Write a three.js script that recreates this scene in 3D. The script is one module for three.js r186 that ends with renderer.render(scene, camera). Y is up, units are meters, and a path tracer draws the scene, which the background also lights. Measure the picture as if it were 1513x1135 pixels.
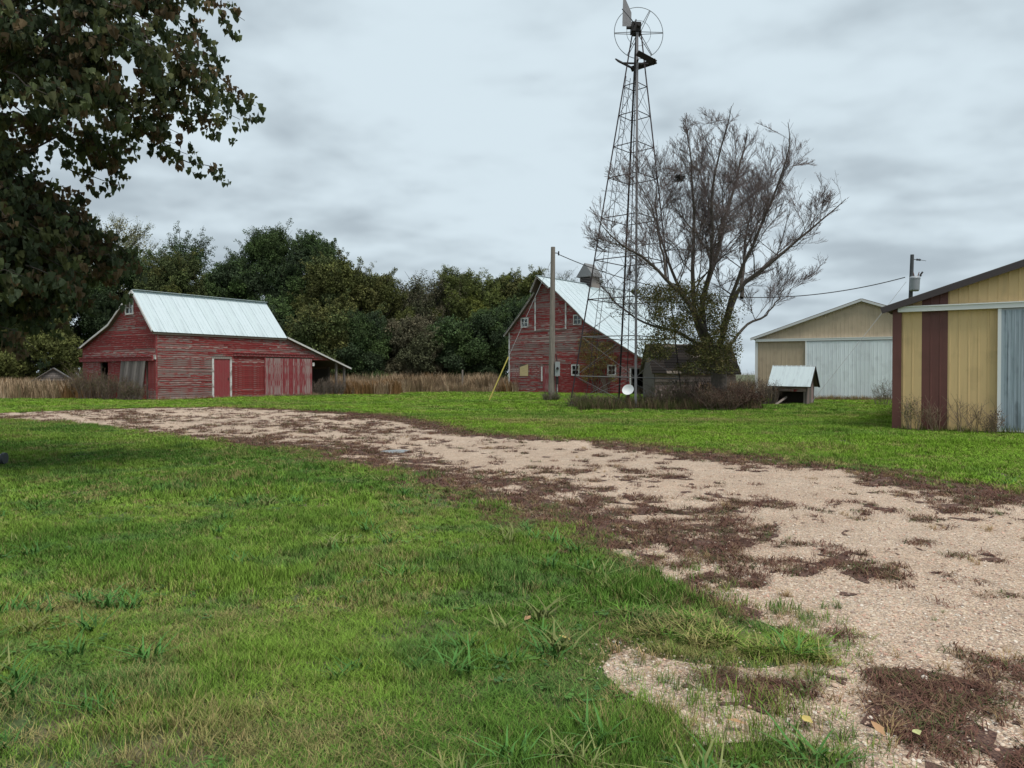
import * as THREE from 'three';
import { mergeGeometries } from 'three/addons/utils/BufferGeometryUtils.js';

// ------------------------------------------------------------ camera, sky, sun, exposure
const scene = new THREE.Scene();
const camera = new THREE.PerspectiveCamera(54.16, 4 / 3, 0.1, 4000);
camera.position.set(0, 1.6, 0);
camera.rotation.x = -0.01306;
const renderer = new THREE.WebGLRenderer({ antialias: true });
renderer.setSize(1024, 768);
renderer.toneMapping = THREE.LinearToneMapping;
renderer.toneMappingExposure = 1.85;
renderer.shadowMap.enabled = true;
const sun = new THREE.DirectionalLight(new THREE.Color(1, 0.97, 0.92), 1.5);
sun.position.set(22, 90, 4);
sun.target.position.set(0, 0, -30);
sun.shadow.radius = 40;
sun.castShadow = true;
sun.shadow.mapSize.set(2048, 2048);
Object.assign(sun.shadow.camera, { left: -70, right: 70, top: 70, bottom: -70, near: 1, far: 260 });
scene.add(sun, sun.target);

// ------------------------------------------------------------ random numbers and noise
function rng(seed) {
  let a = seed >>> 0;
  return () => { a = (a + 0x6d2b79f5) | 0; let t = Math.imul(a ^ (a >>> 15), 1 | a); t = (t + Math.imul(t ^ (t >>> 7), 61 | t)) ^ t; return ((t ^ (t >>> 14)) >>> 0) / 4294967296; };
}
function hash2(i, j, s) {
  let h = Math.imul(i, 374761393) ^ Math.imul(j, 668265263) ^ Math.imul(s, 1442695041);
  h = Math.imul(h ^ (h >>> 13), 1274126177); h ^= h >>> 16;
  return (h >>> 0) / 4294967296;
}
function noise(x, y, s = 0) {
  const i = Math.floor(x), j = Math.floor(y); let u = x - i, v = y - j;
  u = u * u * (3 - 2 * u); v = v * v * (3 - 2 * v);
  const a = hash2(i, j, s), b = hash2(i + 1, j, s), c = hash2(i, j + 1, s), d = hash2(i + 1, j + 1, s);
  return a + (b - a) * u + (c - a) * v + (a - b - c + d) * u * v;
}
function fbm(x, y, oct, s = 0) {
  let t = 0, k = 0.5, n = 0;
  for (let o = 0; o < oct; o++) { t += k * noise(x, y, s + o * 17); n += k; k *= 0.5; x = x * 2.03 + 11.3; y = y * 2.03 + 7.7; }
  return t / n;
}
const clamp = (x, a = 0, b = 1) => Math.min(b, Math.max(a, x));
const smooth = (a, b, x) => { const t = clamp((x - a) / (b - a)); return t * t * (3 - 2 * t); };
const mix = (a, b, t) => a + (b - a) * t;
const mix3 = (a, b, t) => [mix(a[0], b[0], t), mix(a[1], b[1], t), mix(a[2], b[2], t)];
const V = (x, y, z) => new THREE.Vector3(x, y, z);

// ------------------------------------------------------------ the overcast sky
{
  const w = 2048, h = 1024, data = new Float32Array(w * h * 4);
  for (let j = 0; j < h; j++) for (let i = 0; i < w; i++) {
    const th = ((j + 0.5) / h - 0.5) * Math.PI, ph = ((i + 0.5) / w - 0.5) * 2 * Math.PI;
    const dx = Math.cos(ph) * Math.cos(th), dy = Math.sin(th), dz = Math.sin(ph) * Math.cos(th);
    let c;
    if (dy > -0.02) {
      const k = 1 / (Math.max(dy, 0) + 0.16), x = dx * k, y = dz * k;
      const wx = fbm(x * 0.9 + 5, y * 0.9, 3, 5), wy = fbm(x * 0.9, y * 0.9 + 9, 3, 8);
      const big = fbm(x * 0.75 + wx * 1.3 + 3.1, y * 1.1 + wy * 1.3 + 1.7, 5, 21);
      const fine = fbm(x * 3.2 + wx * 1.2, y * 4.4 + wy * 1.2, 6, 44);
      let t = smooth(0.31, 0.66, big * 0.52 + fine * 0.36 + 0.12 * fbm(x * 10 + wx * 2, y * 13, 4, 47));
      c = mix3([0.215, 0.255, 0.287], [0.368, 0.43, 0.468], t);
      const low = Math.exp(-Math.max(dy, 0) * 9);
      c = mix3(c, [0.355, 0.41, 0.44], low * 0.45);
    } else c = [0.14, 0.14, 0.12];
    const o = (j * w + i) * 4;
    data[o] = c[0]; data[o + 1] = c[1]; data[o + 2] = c[2]; data[o + 3] = 1;
  }
  const sky = new THREE.DataTexture(data, w, h, THREE.RGBAFormat, THREE.FloatType);
  sky.mapping = THREE.EquirectangularReflectionMapping; sky.magFilter = THREE.LinearFilter; sky.needsUpdate = true;
  scene.background = sky; scene.environment = sky;
}

// ------------------------------------------------------------ helpers
const used = new Map();
function numbered(name) { const n = used.get(name) ?? 0; used.set(name, n + 1); return n ? name + '_' + String(n).padStart(3, '0') : name; }
function tag(o, label, category, group, kind) {
  o.userData.label = label; o.userData.category = category;
  if (group) o.userData.group = group;
  if (kind) o.userData.kind = kind;
  return o;
}
function thing(name, label, category, x = 0, y = 0, z = 0, turn = 0, group) {
  const o = new THREE.Group(); o.name = numbered(name); o.position.set(x, y, z); o.rotation.y = turn; scene.add(o);
  return tag(o, label, category, group);
}
function mesh(name, geo, mat, parent) {
  const m = new THREE.Mesh(Array.isArray(geo) ? mergeGeometries(geo) : geo, mat);
  m.castShadow = m.receiveShadow = true; m.name = parent ? name : numbered(name);
  (parent ?? scene).add(m); return m;
}
function instanced(name, geo, mat, list, parent) {   // list of [matrix, colour]
  const m = new THREE.InstancedMesh(geo, mat, list.length), c = new THREE.Color();
  list.forEach(([mm, col], i) => { m.setMatrixAt(i, mm); if (col) m.setColorAt(i, c.setRGB(col[0], col[1], col[2])); });
  m.castShadow = m.receiveShadow = true; m.name = parent ? name : numbered(name); m.userData.kind = 'stuff';
  (parent ?? scene).add(m); return m;
}
// a box whose uv are metres
function bx(x0, x1, y0, y1, z0, z1) {
  const g = new THREE.BoxGeometry(x1 - x0, y1 - y0, z1 - z0); g.translate((x0 + x1) / 2, (y0 + y1) / 2, (z0 + z1) / 2);
  const p = g.attributes.position, n = g.attributes.normal, uv = g.attributes.uv;
  for (let i = 0; i < p.count; i++) {
    const ax = Math.abs(n.getX(i)), ay = Math.abs(n.getY(i));
    if (ax > 0.5) uv.setXY(i, p.getZ(i), p.getY(i)); else if (ay > 0.5) uv.setXY(i, p.getX(i), p.getZ(i)); else uv.setXY(i, p.getX(i), p.getY(i));
  }
  return g;
}
const UPV = V(0, 1, 0);
// a bar of rectangular section from a to b
function bar(a, b, w, t = w) {
  const d = b.clone().sub(a), L = d.length(); d.divideScalar(L);
  const g = new THREE.BoxGeometry(w, L, t);
  g.applyQuaternion(new THREE.Quaternion().setFromUnitVectors(UPV, d));
  g.translate((a.x + b.x) / 2, (a.y + b.y) / 2, (a.z + b.z) / 2);
  return g;
}
function rod(a, b, r0, r1 = r0, n = 6) {
  const d = b.clone().sub(a), L = d.length(); d.divideScalar(L);
  const g = new THREE.CylinderGeometry(r1, r0, L, n);
  g.applyQuaternion(new THREE.Quaternion().setFromUnitVectors(UPV, d));
  g.translate((a.x + b.x) / 2, (a.y + b.y) / 2, (a.z + b.z) / 2);
  return g;
}
// polygon in the xy plane, extruded from z = -t to 0
function slab(pts, t, holes = []) {
  const s = new THREE.Shape(pts.map(([x, y]) => new THREE.Vector2(x, y)));
  for (const [a, b, c, d] of holes) s.holes.push(new THREE.Path([[a, c], [b, c], [b, d], [a, d]].map(([x, y]) => new THREE.Vector2(x, y))));
  const g = new THREE.ExtrudeGeometry(s, { depth: t, bevelEnabled: false }); g.translate(0, 0, -t); return g;
}
// places a mesh whose own axes x, y, z run along ex, ey, ez (lengths = scale)
function along(m, o, ex, ey, ez) {
  const M = new THREE.Matrix4().makeBasis(ex, ey, ez).setPosition(o);
  M.decompose(m.position, m.quaternion, m.scale); return m;
}
// where a horizontal line at y cuts a polygon: intervals in x
function cuts(poly, y) {
  const xs = [];
  for (let i = 0; i < poly.length; i++) {
    const [x0, y0] = poly[i], [x1, y1] = poly[(i + 1) % poly.length];
    if ((y0 > y) !== (y1 > y)) xs.push(x0 + (x1 - x0) * (y - y0) / (y1 - y0));
  }
  xs.sort((a, b) => a - b); const out = [];
  for (let i = 0; i + 1 < xs.length; i += 2) out.push([xs[i], xs[i + 1]]);
  return out;
}
function minus(list, a, b) {
  const out = [];
  for (const [p, q] of list) { if (b <= p || a >= q) out.push([p, q]); else { if (a > p) out.push([p, a]); if (b < q) out.push([b, q]); } }
  return out;
}
const toS = (c) => { c = clamp(c); return 255 * (c <= 0.0031308 ? 12.92 * c : 1.055 * Math.pow(c, 1 / 2.4) - 0.055); };
function colourMap(w, h, fn) {   // fn(i, j) gives linear rgb
  const d = new Uint8Array(w * h * 4);
  for (let j = 0; j < h; j++) for (let i = 0; i < w; i++) { const c = fn(i, j), o = (j * w + i) * 4; d[o] = toS(c[0]); d[o + 1] = toS(c[1]); d[o + 2] = toS(c[2]); d[o + 3] = 255; }
  const t = new THREE.DataTexture(d, w, h); t.colorSpace = THREE.SRGBColorSpace; t.wrapS = t.wrapT = THREE.RepeatWrapping; t.magFilter = THREE.LinearFilter; t.needsUpdate = true; return t;
}
function heightMap(w, h, fn) {
  const d = new Uint8Array(w * h * 4);
  for (let j = 0; j < h; j++) for (let i = 0; i < w; i++) { const c = 255 * clamp(fn(i, j)), o = (j * w + i) * 4; d[o] = d[o + 1] = d[o + 2] = c; d[o + 3] = 255; }
  const t = new THREE.DataTexture(d, w, h); t.wrapS = t.wrapT = THREE.RepeatWrapping; t.magFilter = THREE.LinearFilter; t.needsUpdate = true; return t;
}
const lin = (r, g, b) => new THREE.Color().setRGB(r, g, b);
const std = (r, g, b, roughness = 0.9, extra = {}) => new THREE.MeshStandardMaterial({ color: lin(r, g, b), roughness, ...extra });

// ------------------------------------------------------------ materials
// painted boards: red paint of several ages with bare grey wood showing along the grain
const RED = [];
for (let k = 0; k < 12; k++) {
  const bare = [0.30, 0.38, 0.43, 0.47, 0.50, 0.53, 0.56, 0.59, 0.63, 0.68, 0.75, 0.85][k];
  const R = rng(90 + k), tone = 0.85 + R() * 0.3, grey = 0.75 + R() * 0.5;
  const map = colourMap(256, 16, (i, j) => {
    const n = fbm(i / 30 + k * 31, j / 3.2 + k * 7, 4, 300 + k), g = noise(i / 70 + k * 3, j / 1.1, 320 + k);
    const paint = [0.25 * tone, 0.03 * tone, 0.029 * tone].map((v) => v * (0.75 + 0.5 * noise(i / 40, j / 2, 340 + k)));
    const wood = [0.27, 0.20, 0.18].map((v) => v * grey * (0.45 + 1.1 * g));
    return mix3(wood, paint, smooth(bare - 0.07, bare + 0.07, n));
  });
  RED.push(new THREE.MeshStandardMaterial({ map, roughness: 0.88 }));
}
const GREYWOOD = [];
const grain = (t) => { t.repeat.set(6, 0.45); return t; };
for (let k = 0; k < 4; k++) GREYWOOD.push(new THREE.MeshStandardMaterial({ roughness: 0.92, map: grain(colourMap(32, 256, (i, j) => {
  const g = fbm(i / 1.6 + k * 9, j / 60, 3, 400 + k), b = (0.3 + 1.3 * g) * [0.8, 1.25, 1.0, 0.62][k]; return [0.215 * b, 0.18 * b, 0.162 * b]; })) }));
// vertical boards with worn red paint
const REDV = [];
for (let k = 0; k < 8; k++) { const bare = 0.32 + k * 0.055; REDV.push(new THREE.MeshStandardMaterial({ roughness: 0.9, map: grain(colourMap(32, 256, (i, j) => {
  const n = fbm(i / 4.5 + k * 5, j / 55 + k * 3, 4, 420 + k), g = noise(i / 1.1, j / 70 + k, 430 + k);
  return mix3([0.34, 0.24, 0.225].map((v) => v * (0.5 + 0.9 * g)), [0.25, 0.03, 0.038], smooth(bare - 0.1, bare + 0.1, n)); })) })); }
const redTrim = new THREE.MeshStandardMaterial({ roughness: 0.85, map: colourMap(128, 128, (i, j) => { const n = fbm(i / 9, j / 9, 4, 77); return mix3([0.26, 0.04, 0.045], [0.32, 0.15, 0.14], smooth(0.55, 0.75, n)); }) });
const redDoor = new THREE.MeshStandardMaterial({ roughness: 0.8, map: colourMap(128, 128, (i, j) => { const n = fbm(i / 12, j / 20, 4, 78); return mix3([0.30, 0.034, 0.042], [0.26, 0.065, 0.065], n); }) });
const whiteTrim = new THREE.MeshStandardMaterial({ roughness: 0.8, map: colourMap(64, 128, (i, j) => { const n = fbm(i / 5, j / 16, 4, 79); return mix3([0.68, 0.66, 0.64], [0.34, 0.29, 0.27], smooth(0.5, 0.78, n)); }) });
const coreWood = std(0.15, 0.115, 0.095, 0.95);
const innerWood = std(0.14, 0.112, 0.09, 0.95);
const paleWood = new THREE.MeshStandardMaterial({ roughness: 0.85, map: colourMap(64, 64, (i, j) => { const n = fbm(i / 18, j / 4, 3, 81); return [0.5 + n * 0.15, 0.39 + n * 0.12, 0.2 + n * 0.07]; }) });
const poleWood = new THREE.MeshStandardMaterial({ roughness: 0.9, map: colourMap(64, 512, (i, j) => { const n = fbm(i / 2.2, j / 60, 4, 83), q = fbm(i / 9, j / 14, 3, 84), b = 0.25 + 1.1 * n + 0.3 * q; return [0.225 * b, 0.195 * b, 0.165 * b]; }) });
const pane = new THREE.MeshPhysicalMaterial({ color: lin(0.9, 0.95, 0.95), roughness: 0.06, transmission: 1, thickness: 0, ior: 1.5 });
const ROOF = [0, 1, 2].map((k) => new THREE.MeshStandardMaterial({ roughness: 0.5, metalness: 0, map: colourMap(64, 128, (i, j) => { const n = fbm(i / 8 + k * 5, j / 30, 4, 85 + k); const b = 0.97 + 0.02 * k - 0.16 * smooth(0.5, 0.85, n); return [0.585 * b, 0.665 * b, 0.685 * b]; }) }));
const galv = std(0.42, 0.43, 0.43, 0.5, { metalness: 0.35 });
const rustSteel = new THREE.MeshStandardMaterial({ roughness: 0.75, metalness: 0.2, map: colourMap(64, 64, (i, j) => { const n = fbm(i / 7, j / 7, 4, 87); return mix3([0.075, 0.055, 0.062], [0.045, 0.036, 0.04], n); }) });
const darkIron = std(0.022, 0.018, 0.018, 0.8);
const oldPlank = std(0.03, 0.024, 0.022, 0.95);
const cableBlack = std(0.03, 0.03, 0.033, 0.7);

// ============================================================ ground
const DRIVE = [[-60, 27.5], [-23.6, 30.6], [-20.87, 30.61], [-19.22, 33.49], [-16.85, 35.51], [-13.93, 36.23], [-9.08, 32.87], [-5.24, 29.58], [-2.59, 24.65], [-1.04, 20.4], [0.06, 19.29], [2.3, 17.74], [3.48, 15.84], [4.92, 13.86], [6.04, 12.31], [6.44, 11.08], [6.9, 9.58], [9.5, 7.0], [14, 5.5], [14, 1], [0.9, 1], [1.01, 2.36], [1.32, 3.03], [1.26, 3.29], [0.9, 3.38], [0.64, 3.63], [0.46, 4.09], [0.37, 4.4], [0.71, 4.51], [0.92, 4.19], [1.27, 4.09], [1.62, 4.09], [1.71, 4.45], [1.48, 4.75], [1.35, 5.25], [1.3, 5.67], [1.15, 6.28], [0.9, 6.94], [0.52, 7.87], [0.03, 8.91], [-0.59, 9.85], [-1.65, 11.67], [-3.23, 13.97], [-4.94, 16.28], [-6.69, 17.39], [-9.68, 20.4], [-13.58, 23.66], [-17.8, 26.1], [-21.12, 26.6], [-60, 23.5]];
const UPPER_LAST = 19;                                   // index of the last point of the far edge
function distTo(poly, x, d, from = 0, to = poly.length) {
  let best = 1e9;
  for (let i = from; i < to; i++) {
    const [ax, ay] = poly[i], [bx_, by] = poly[(i + 1) % poly.length], ex = bx_ - ax, ey = by - ay;
    const t = clamp(((x - ax) * ex + (d - ay) * ey) / (ex * ex + ey * ey)), px = ax + ex * t - x, py = ay + ey * t - d;
    best = Math.min(best, px * px + py * py);
  }
  return Math.sqrt(best);
}
function inside(poly, x, d) {
  let c = false;
  for (let i = 0, j = poly.length - 1; i < poly.length; j = i++) { const [xi, yi] = poly[i], [xj, yj] = poly[j]; if ((yi > d) !== (yj > d) && x < (xj - xi) * (d - yi) / (yj - yi) + xi) c = !c; }
  return c;
}
// a coarse table of the signed distance, read back with bilinear interpolation
const SD = { x0: -60, x1: 20, d0: 0, d1: 44, s: 0.2 };
SD.w = Math.round((SD.x1 - SD.x0) / SD.s) + 1; SD.h = Math.round((SD.d1 - SD.d0) / SD.s) + 1; SD.v = new Float32Array(SD.w * SD.h); SD.far = new Float32Array(SD.w * SD.h);
for (let j = 0; j < SD.h; j++) for (let i = 0; i < SD.w; i++) {
  const x = SD.x0 + i * SD.s, d = SD.d0 + j * SD.s, q = distTo(DRIVE, x, d);
  SD.v[j * SD.w + i] = inside(DRIVE, x, d) ? q : -q; SD.far[j * SD.w + i] = distTo(DRIVE, x, d, 0, UPPER_LAST);
}
function look(tab, x, d) {
  const u = clamp((x - SD.x0) / SD.s, 0, SD.w - 1.001), v = clamp((d - SD.d0) / SD.s, 0, SD.h - 1.001), i = Math.floor(u), j = Math.floor(v), a = u - i, b = v - j, k = j * SD.w + i;
  return mix(mix(tab[k], tab[k + 1], a), mix(tab[k + SD.w], tab[k + SD.w + 1], a), b);
}
function gravel(x, d) {                                   // above 0 on the drive
  if (x < -59 || x > 13.9 || d > 43) return -5;
  return look(SD.v, x, d) + (fbm(x * 0.9, d * 0.9, 2, 3) - 0.5) * 0.9 * clamp(d / 8, 0.25, 1) + (fbm(x * 4.5, d * 4.5, 3, 9) - 0.5) * 0.35;
}
function weedMat(x, d) {                                  // above 0 where dead brown weeds cover the gravel
  const s = look(SD.v, x, d); if (s < -0.7 || x > 13.9) return -1;
  const f = look(SD.far, x, d), near = Math.max(0, Math.abs(s) < 40 && f > s + 0.3 ? s : 9);
  const n = (0.45 * fbm(x * 1.3 + 4, d * 1.3, 4, 61) + 0.55 * fbm(x * 3.1 + 1, d * 2.4, 3, 69)), n2 = fbm(x * 0.45, d * 0.45, 2, 63), fine = fbm(x * 5, d * 5, 3, 66);
  let t = -0.15 + (n2 - 0.5) * 0.36;
  if (f < 1.6) t += 0.40 * (1 - smooth(0.2, 1.4, f)) * smooth(-16, -6, x);
  if (near < 3 && d > 5.5) t += 0.36 * (1 - smooth(0.3, 2.4, near)) * smooth(5.5, 7.5, d) * (1 - smooth(17, 22, d));
  if (d > 20) t += 0.10;
  const sx = (x - 1.95) / 0.36, sd = (d - 3.45) / 0.5; t += 0.2 * Math.exp(-(sx * sx + sd * sd));
  return n - 0.5 + (fine - 0.5) * 0.6 + t;
}
// contour of a field over a grid, as triangles at one height
function sheet(field, x0, x1, d0, d1, step, y, inFrame) {
  const pos = [], uv = [], nx = Math.round((x1 - x0) / step), nd = Math.round((d1 - d0) / step), row = (j) => { const r = new Float32Array(nx + 1); for (let i = 0; i <= nx; i++) r[i] = field(x0 + i * step, d0 + j * step); return r; };
  let a = row(0);
  const put = (p) => { pos.push(p[0], y, -p[1]); uv.push(p[0], p[1]); };
  for (let j = 0; j < nd; j++) {
    const b = row(j + 1);
    for (let i = 0; i < nx; i++) {
      const X = x0 + i * step, D = d0 + j * step; if (inFrame && !inFrame(X, D)) continue;
      const c = [[X, D, a[i]], [X + step, D, a[i + 1]], [X + step, D + step, b[i + 1]], [X, D + step, b[i]]];
      if (c.every((q) => q[2] <= 0)) continue;
      const out = [];
      for (let k = 0; k < 4; k++) {
        const p = c[k], q = c[(k + 1) % 4];
        if (p[2] > 0) out.push(p);
        if ((p[2] > 0) !== (q[2] > 0)) { const t = p[2] / (p[2] - q[2]); out.push([mix(p[0], q[0], t), mix(p[1], q[1], t)]); }
      }
      for (let k = 1; k + 1 < out.length; k++) { put(out[0]); put(out[k]); put(out[k + 1]); }
    }
    a = b;
  }
  const g = new THREE.BufferGeometry();
  g.setAttribute('position', new THREE.Float32BufferAttribute(pos, 3)); g.setAttribute('uv', new THREE.Float32BufferAttribute(uv, 2));
  const n = new Float32Array(pos.length); for (let i = 1; i < n.length; i += 3) n[i] = 1; g.setAttribute('normal', new THREE.BufferAttribute(n, 3));
  return g;
}
const seen = (X, D) => Math.abs(X) < 0.85 * D + 1.6;
// soil and thatch under the grass
{
  const soil = colourMap(1024, 1024, (i, j) => {
    const n = fbm(i / 64, j / 64, 5, 101), f = noise(i / 2.2, j / 2.2, 105), q = fbm(i / 9, j / 9, 3, 108);
    const c = mix3([0.06, 0.085, 0.026], [0.12, 0.10, 0.05], smooth(0.4, 0.65, n)); const b = 0.55 + 0.5 * f + 0.4 * q; return [c[0] * b, c[1] * b, c[2] * b];
  });
  soil.repeat.set(0.22, 0.22);
  const g = new THREE.PlaneGeometry(3200, 3200, 1, 1); g.rotateX(-Math.PI / 2);
  const p = g.attributes.position; for (let i = 0; i < p.count; i++) g.attributes.uv.setXY(i, p.getX(i), -p.getZ(i));
  const m = mesh('ground', g, new THREE.MeshStandardMaterial({ map: soil, roughness: 1 }));
  tag(m, 'flat ground of soil and thatch under the lawn', 'ground', null, 'structure');
}
// gravel: pebbles stamped into a colour and a height tile
{
  const N = 1024, col = new Float32Array(N * N * 3), hgt = new Float32Array(N * N), R = rng(7);
  for (let i = 0; i < N * N; i++) { const b = 0.75 + 0.4 * noise((i % N) / 3, Math.floor(i / N) / 3, 130); col[i * 3] = 0.38 * b; col[i * 3 + 1] = 0.28 * b; col[i * 3 + 2] = 0.20 * b; }
  const tones = [[0.57, 0.435, 0.32], [0.53, 0.39, 0.285], [0.63, 0.51, 0.395], [0.46, 0.34, 0.25], [0.67, 0.59, 0.49], [0.37, 0.28, 0.215], [0.55, 0.36, 0.27], [0.27, 0.21, 0.17], [0.59, 0.48, 0.335]];
  for (let k = 0; k < 42000; k++) {
    const r = 2.2 + R() * R() * 6.5, e = 0.6 + R() * 0.5, an = R() * 3.14, cx = R() * N, cy = R() * N, t = tones[Math.floor(R() * tones.length)], b = 0.8 + R() * 0.4, ca = Math.cos(an), sa = Math.sin(an), h = 0.3 + R() * 0.6;
    for (let y = -Math.ceil(r); y <= r; y++) for (let x = -Math.ceil(r); x <= r; x++) {
      const u = (x * ca + y * sa) / r, v = (-x * sa + y * ca) / (r * e), q = u * u + v * v; if (q > 1) continue;
      const o = ((((cy + y) | 0) + N) % N) * N + ((((cx + x) | 0) + N) % N), hh = h * Math.sqrt(1 - q * 0.9); if (hh < hgt[o] * 0.8) continue;
      hgt[o] = hh; col[o * 3] = t[0] * b; col[o * 3 + 1] = t[1] * b; col[o * 3 + 2] = t[2] * b;
    }
  }
  const map = colourMap(N, N, (i, j) => { const o = (j * N + i) * 3, b = 0.86 + 0.28 * fbm(i / 90, j / 90, 3, 133); return [col[o] * b, col[o + 1] * b, col[o + 2] * b]; });
  const bump = heightMap(N, N, (i, j) => hgt[j * N + i]);
  map.repeat.set(0.68, 0.68); bump.repeat.set(0.68, 0.68);
  const g = sheet((x, d) => gravel(x, d), -56, 13.6, 1.4, 42, 0.14, 0.008, seen);
  const p = g.attributes.position, c = new Float32Array(p.count * 3);
  for (let i = 0; i < p.count; i++) {                     // finer and coarser, dustier and browner patches of the gravel
    const x = p.getX(i), d = -p.getZ(i), n = fbm(x * 0.35, d * 0.35, 4, 141), q = fbm(x * 1.7, d * 1.7, 3, 144);
    const b = 0.82 + 0.30 * n + 0.14 * (q - 0.5); c[i * 3] = b; c[i * 3 + 1] = b * mix(0.93, 1.0, q); c[i * 3 + 2] = b * mix(0.88, 1.0, q);
  }
  g.setAttribute('color', new THREE.BufferAttribute(c, 3));
  const m = mesh('gravel_drive', g, new THREE.MeshStandardMaterial({ map, bumpMap: bump, bumpScale: 0.006, roughness: 0.95, vertexColors: true }));
  tag(m, 'pinkish beige gravel drive curving past the farm buildings', 'drive', null, 'structure');
}
// loose pebbles on the near gravel
{
  const R = rng(55), g = new THREE.IcosahedronGeometry(1, 1), p = g.attributes.position;
  for (let i = 0; i < p.count; i++) { const k = 0.8 + 0.4 * noise(p.getX(i) * 2 + 5, p.getY(i) * 2 + p.getZ(i) * 3, 9); p.setXYZ(i, p.getX(i) * k, p.getY(i) * k * 0.6, p.getZ(i) * k); }
  g.computeVertexNormals();
  const list = [], M = new THREE.Matrix4(), E = new THREE.Euler(), Q = new THREE.Quaternion();
  const tones = [[0.54, 0.4, 0.29], [0.48, 0.34, 0.25], [0.6, 0.48, 0.37], [0.64, 0.56, 0.47], [0.34, 0.25, 0.2], [0.52, 0.32, 0.24]];
  for (let k = 0; k < 60000; k++) {
    const d = 2.2 + 11 * Math.pow(R(), 1.6), x = (R() * 2 - 1) * (0.82 * d + 1); if (gravel(x, d) < 0.0 - R() * 0.25) continue;
    const s = 0.004 + 0.009 * R() * R() + (R() < 0.01 ? 0.008 : 0);
    M.compose(V(x, 0.008 + s * 0.35, -d), Q.setFromEuler(E.set(R() * 0.5, R() * 6.28, R() * 0.5)), V(s, s * (0.7 + R() * 0.5), s * (0.7 + R() * 0.6)));
    const t = tones[Math.floor(R() * 6)], b = 0.75 + R() * 0.45; list.push([M.clone(), [t[0] * b, t[1] * b, t[2] * b]]);
  }
  tag(instanced('gravel_stones', g, std(1, 1, 1, 0.95), list), 'loose small stones scattered over the gravel drive', 'gravel', null, 'stuff');
}
// dead weeds lying on the gravel
{
  const map = colourMap(512, 512, (i, j) => { const f = fbm(i / 3, j / 3, 3, 151), q = fbm(i / 22, j / 22, 3, 154), s = noise(i / 1.2, j / 6, 157); const c = mix3([0.055, 0.026, 0.02], [0.17, 0.095, 0.065], smooth(0.35, 0.75, f * 0.6 + s * 0.4)); const b = 0.7 + 0.6 * q; return [c[0] * b, c[1] * b, c[2] * b]; });
  map.repeat.set(0.8, 0.8);
  const g = sheet((x, d) => Math.min(weedMat(x, d) - 0.13 + (fbm(x * 13, d * 13, 2, 171) - 0.5) * 1.1, gravel(x, d) + 0.6), -30, 13.6, 2, 40, 0.1, 0.014, seen);
  tag(mesh('weed_litter', g, new THREE.MeshStandardMaterial({ map, roughness: 1 })), 'dark brown dead weeds matted down on the gravel', 'weeds', null, 'stuff');
}
// puddle on the drive, in one even pale grey
{
  const s = new THREE.Shape(); const R = rng(3);
  for (let i = 0; i < 24; i++) { const a = i / 24 * 6.283, r = 0.75 + 0.4 * noise(Math.cos(a) * 2 + 5, Math.sin(a) * 2 + 5, 3), x = -2.38 + Math.cos(a) * r * 0.3, y = 15.4 + Math.sin(a) * r * 0.36; i ? s.lineTo(x, y) : s.moveTo(x, y); }
  const g = new THREE.ShapeGeometry(s); g.rotateX(-Math.PI / 2); g.translate(0, 0.02, 0);
  tag(mesh('puddle', g, std(0.36, 0.38, 0.39, 0.22)), 'small pale puddle between dead weeds on the drive', 'puddle', null, 'structure');
}

// ============================================================ grass
function blades(n, seed, { h = 1, spread = 0.4, w = 0.03, lean = 0.7, curl = 0.6 }) {   // a tuft of unit size
  const R = rng(seed), pos = [], nor = [], idx = [];
  for (let k = 0; k < n; k++) {
    const a = R() * 6.283, r = spread * Math.sqrt(R()), x = Math.cos(a) * r, z = Math.sin(a) * r, hh = h * (0.5 + 0.6 * R()), dir = R() * 6.283, l = lean * (0.25 + R()) * hh, ww = w * (0.7 + 0.6 * R());
    const fx = Math.cos(dir), fz = Math.sin(dir), sx = -fz, sz = fx, base = pos.length / 3;
    for (let s = 0; s < 3; s++) {
      const t = s / 2.6, y = hh * (t - curl * 0.35 * t * t), o = l * (0.25 * t + 0.75 * t * t), k2 = ww * [1, 0.85, 0.45][s];
      for (const e of [-1, 1]) { pos.push(x + fx * o + sx * k2 * e, y, z + fz * o + sz * k2 * e); nor.push(fx * 0.4, 0.9, fz * 0.4); }
    }
    const t = 1, y = hh * (t - curl * 0.35), o = l;
    pos.push(x + fx * o, y, z + fz * o); nor.push(fx * 0.4, 0.9, fz * 0.4);
    idx.push(base, base + 1, base + 2, base + 1, base + 3, base + 2, base + 2, base + 3, base + 4, base + 3, base + 5, base + 4, base + 4, base + 5, base + 6);
  }
  const g = new THREE.BufferGeometry(); g.setAttribute('position', new THREE.Float32BufferAttribute(pos, 3)); g.setAttribute('normal', new THREE.Float32BufferAttribute(nor, 3)); g.setIndex(idx); g.computeVertexNormals(); return g;
}
const bladeMat = new THREE.MeshPhysicalMaterial({ color: lin(1, 1, 1), roughness: 0.85, side: THREE.DoubleSide, specularIntensity: 0.25 });
const KEEP = [];                                          // footprints where no lawn grows: [cx, cd, ux, ud, halfLength, halfDepth]
const blocked = (x, d) => KEEP.some(([cx, cd, ux, ud, a, b]) => { const px = x - cx, pd = d - cd; return Math.abs(px * ux + pd * ud) < a && Math.abs(-px * ud + pd * ux) < b; });
const FAR_EDGE = DRIVE.slice(0, UPPER_LAST);
const farSide = (x, d) => { for (let i = 1; i < FAR_EDGE.length; i++) { const [a, b] = FAR_EDGE[i - 1], [e, f] = FAR_EDGE[i]; if (x >= a && x <= e) return d > b + (f - b) * (x - a) / (e - a); } return x > 14; };
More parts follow.
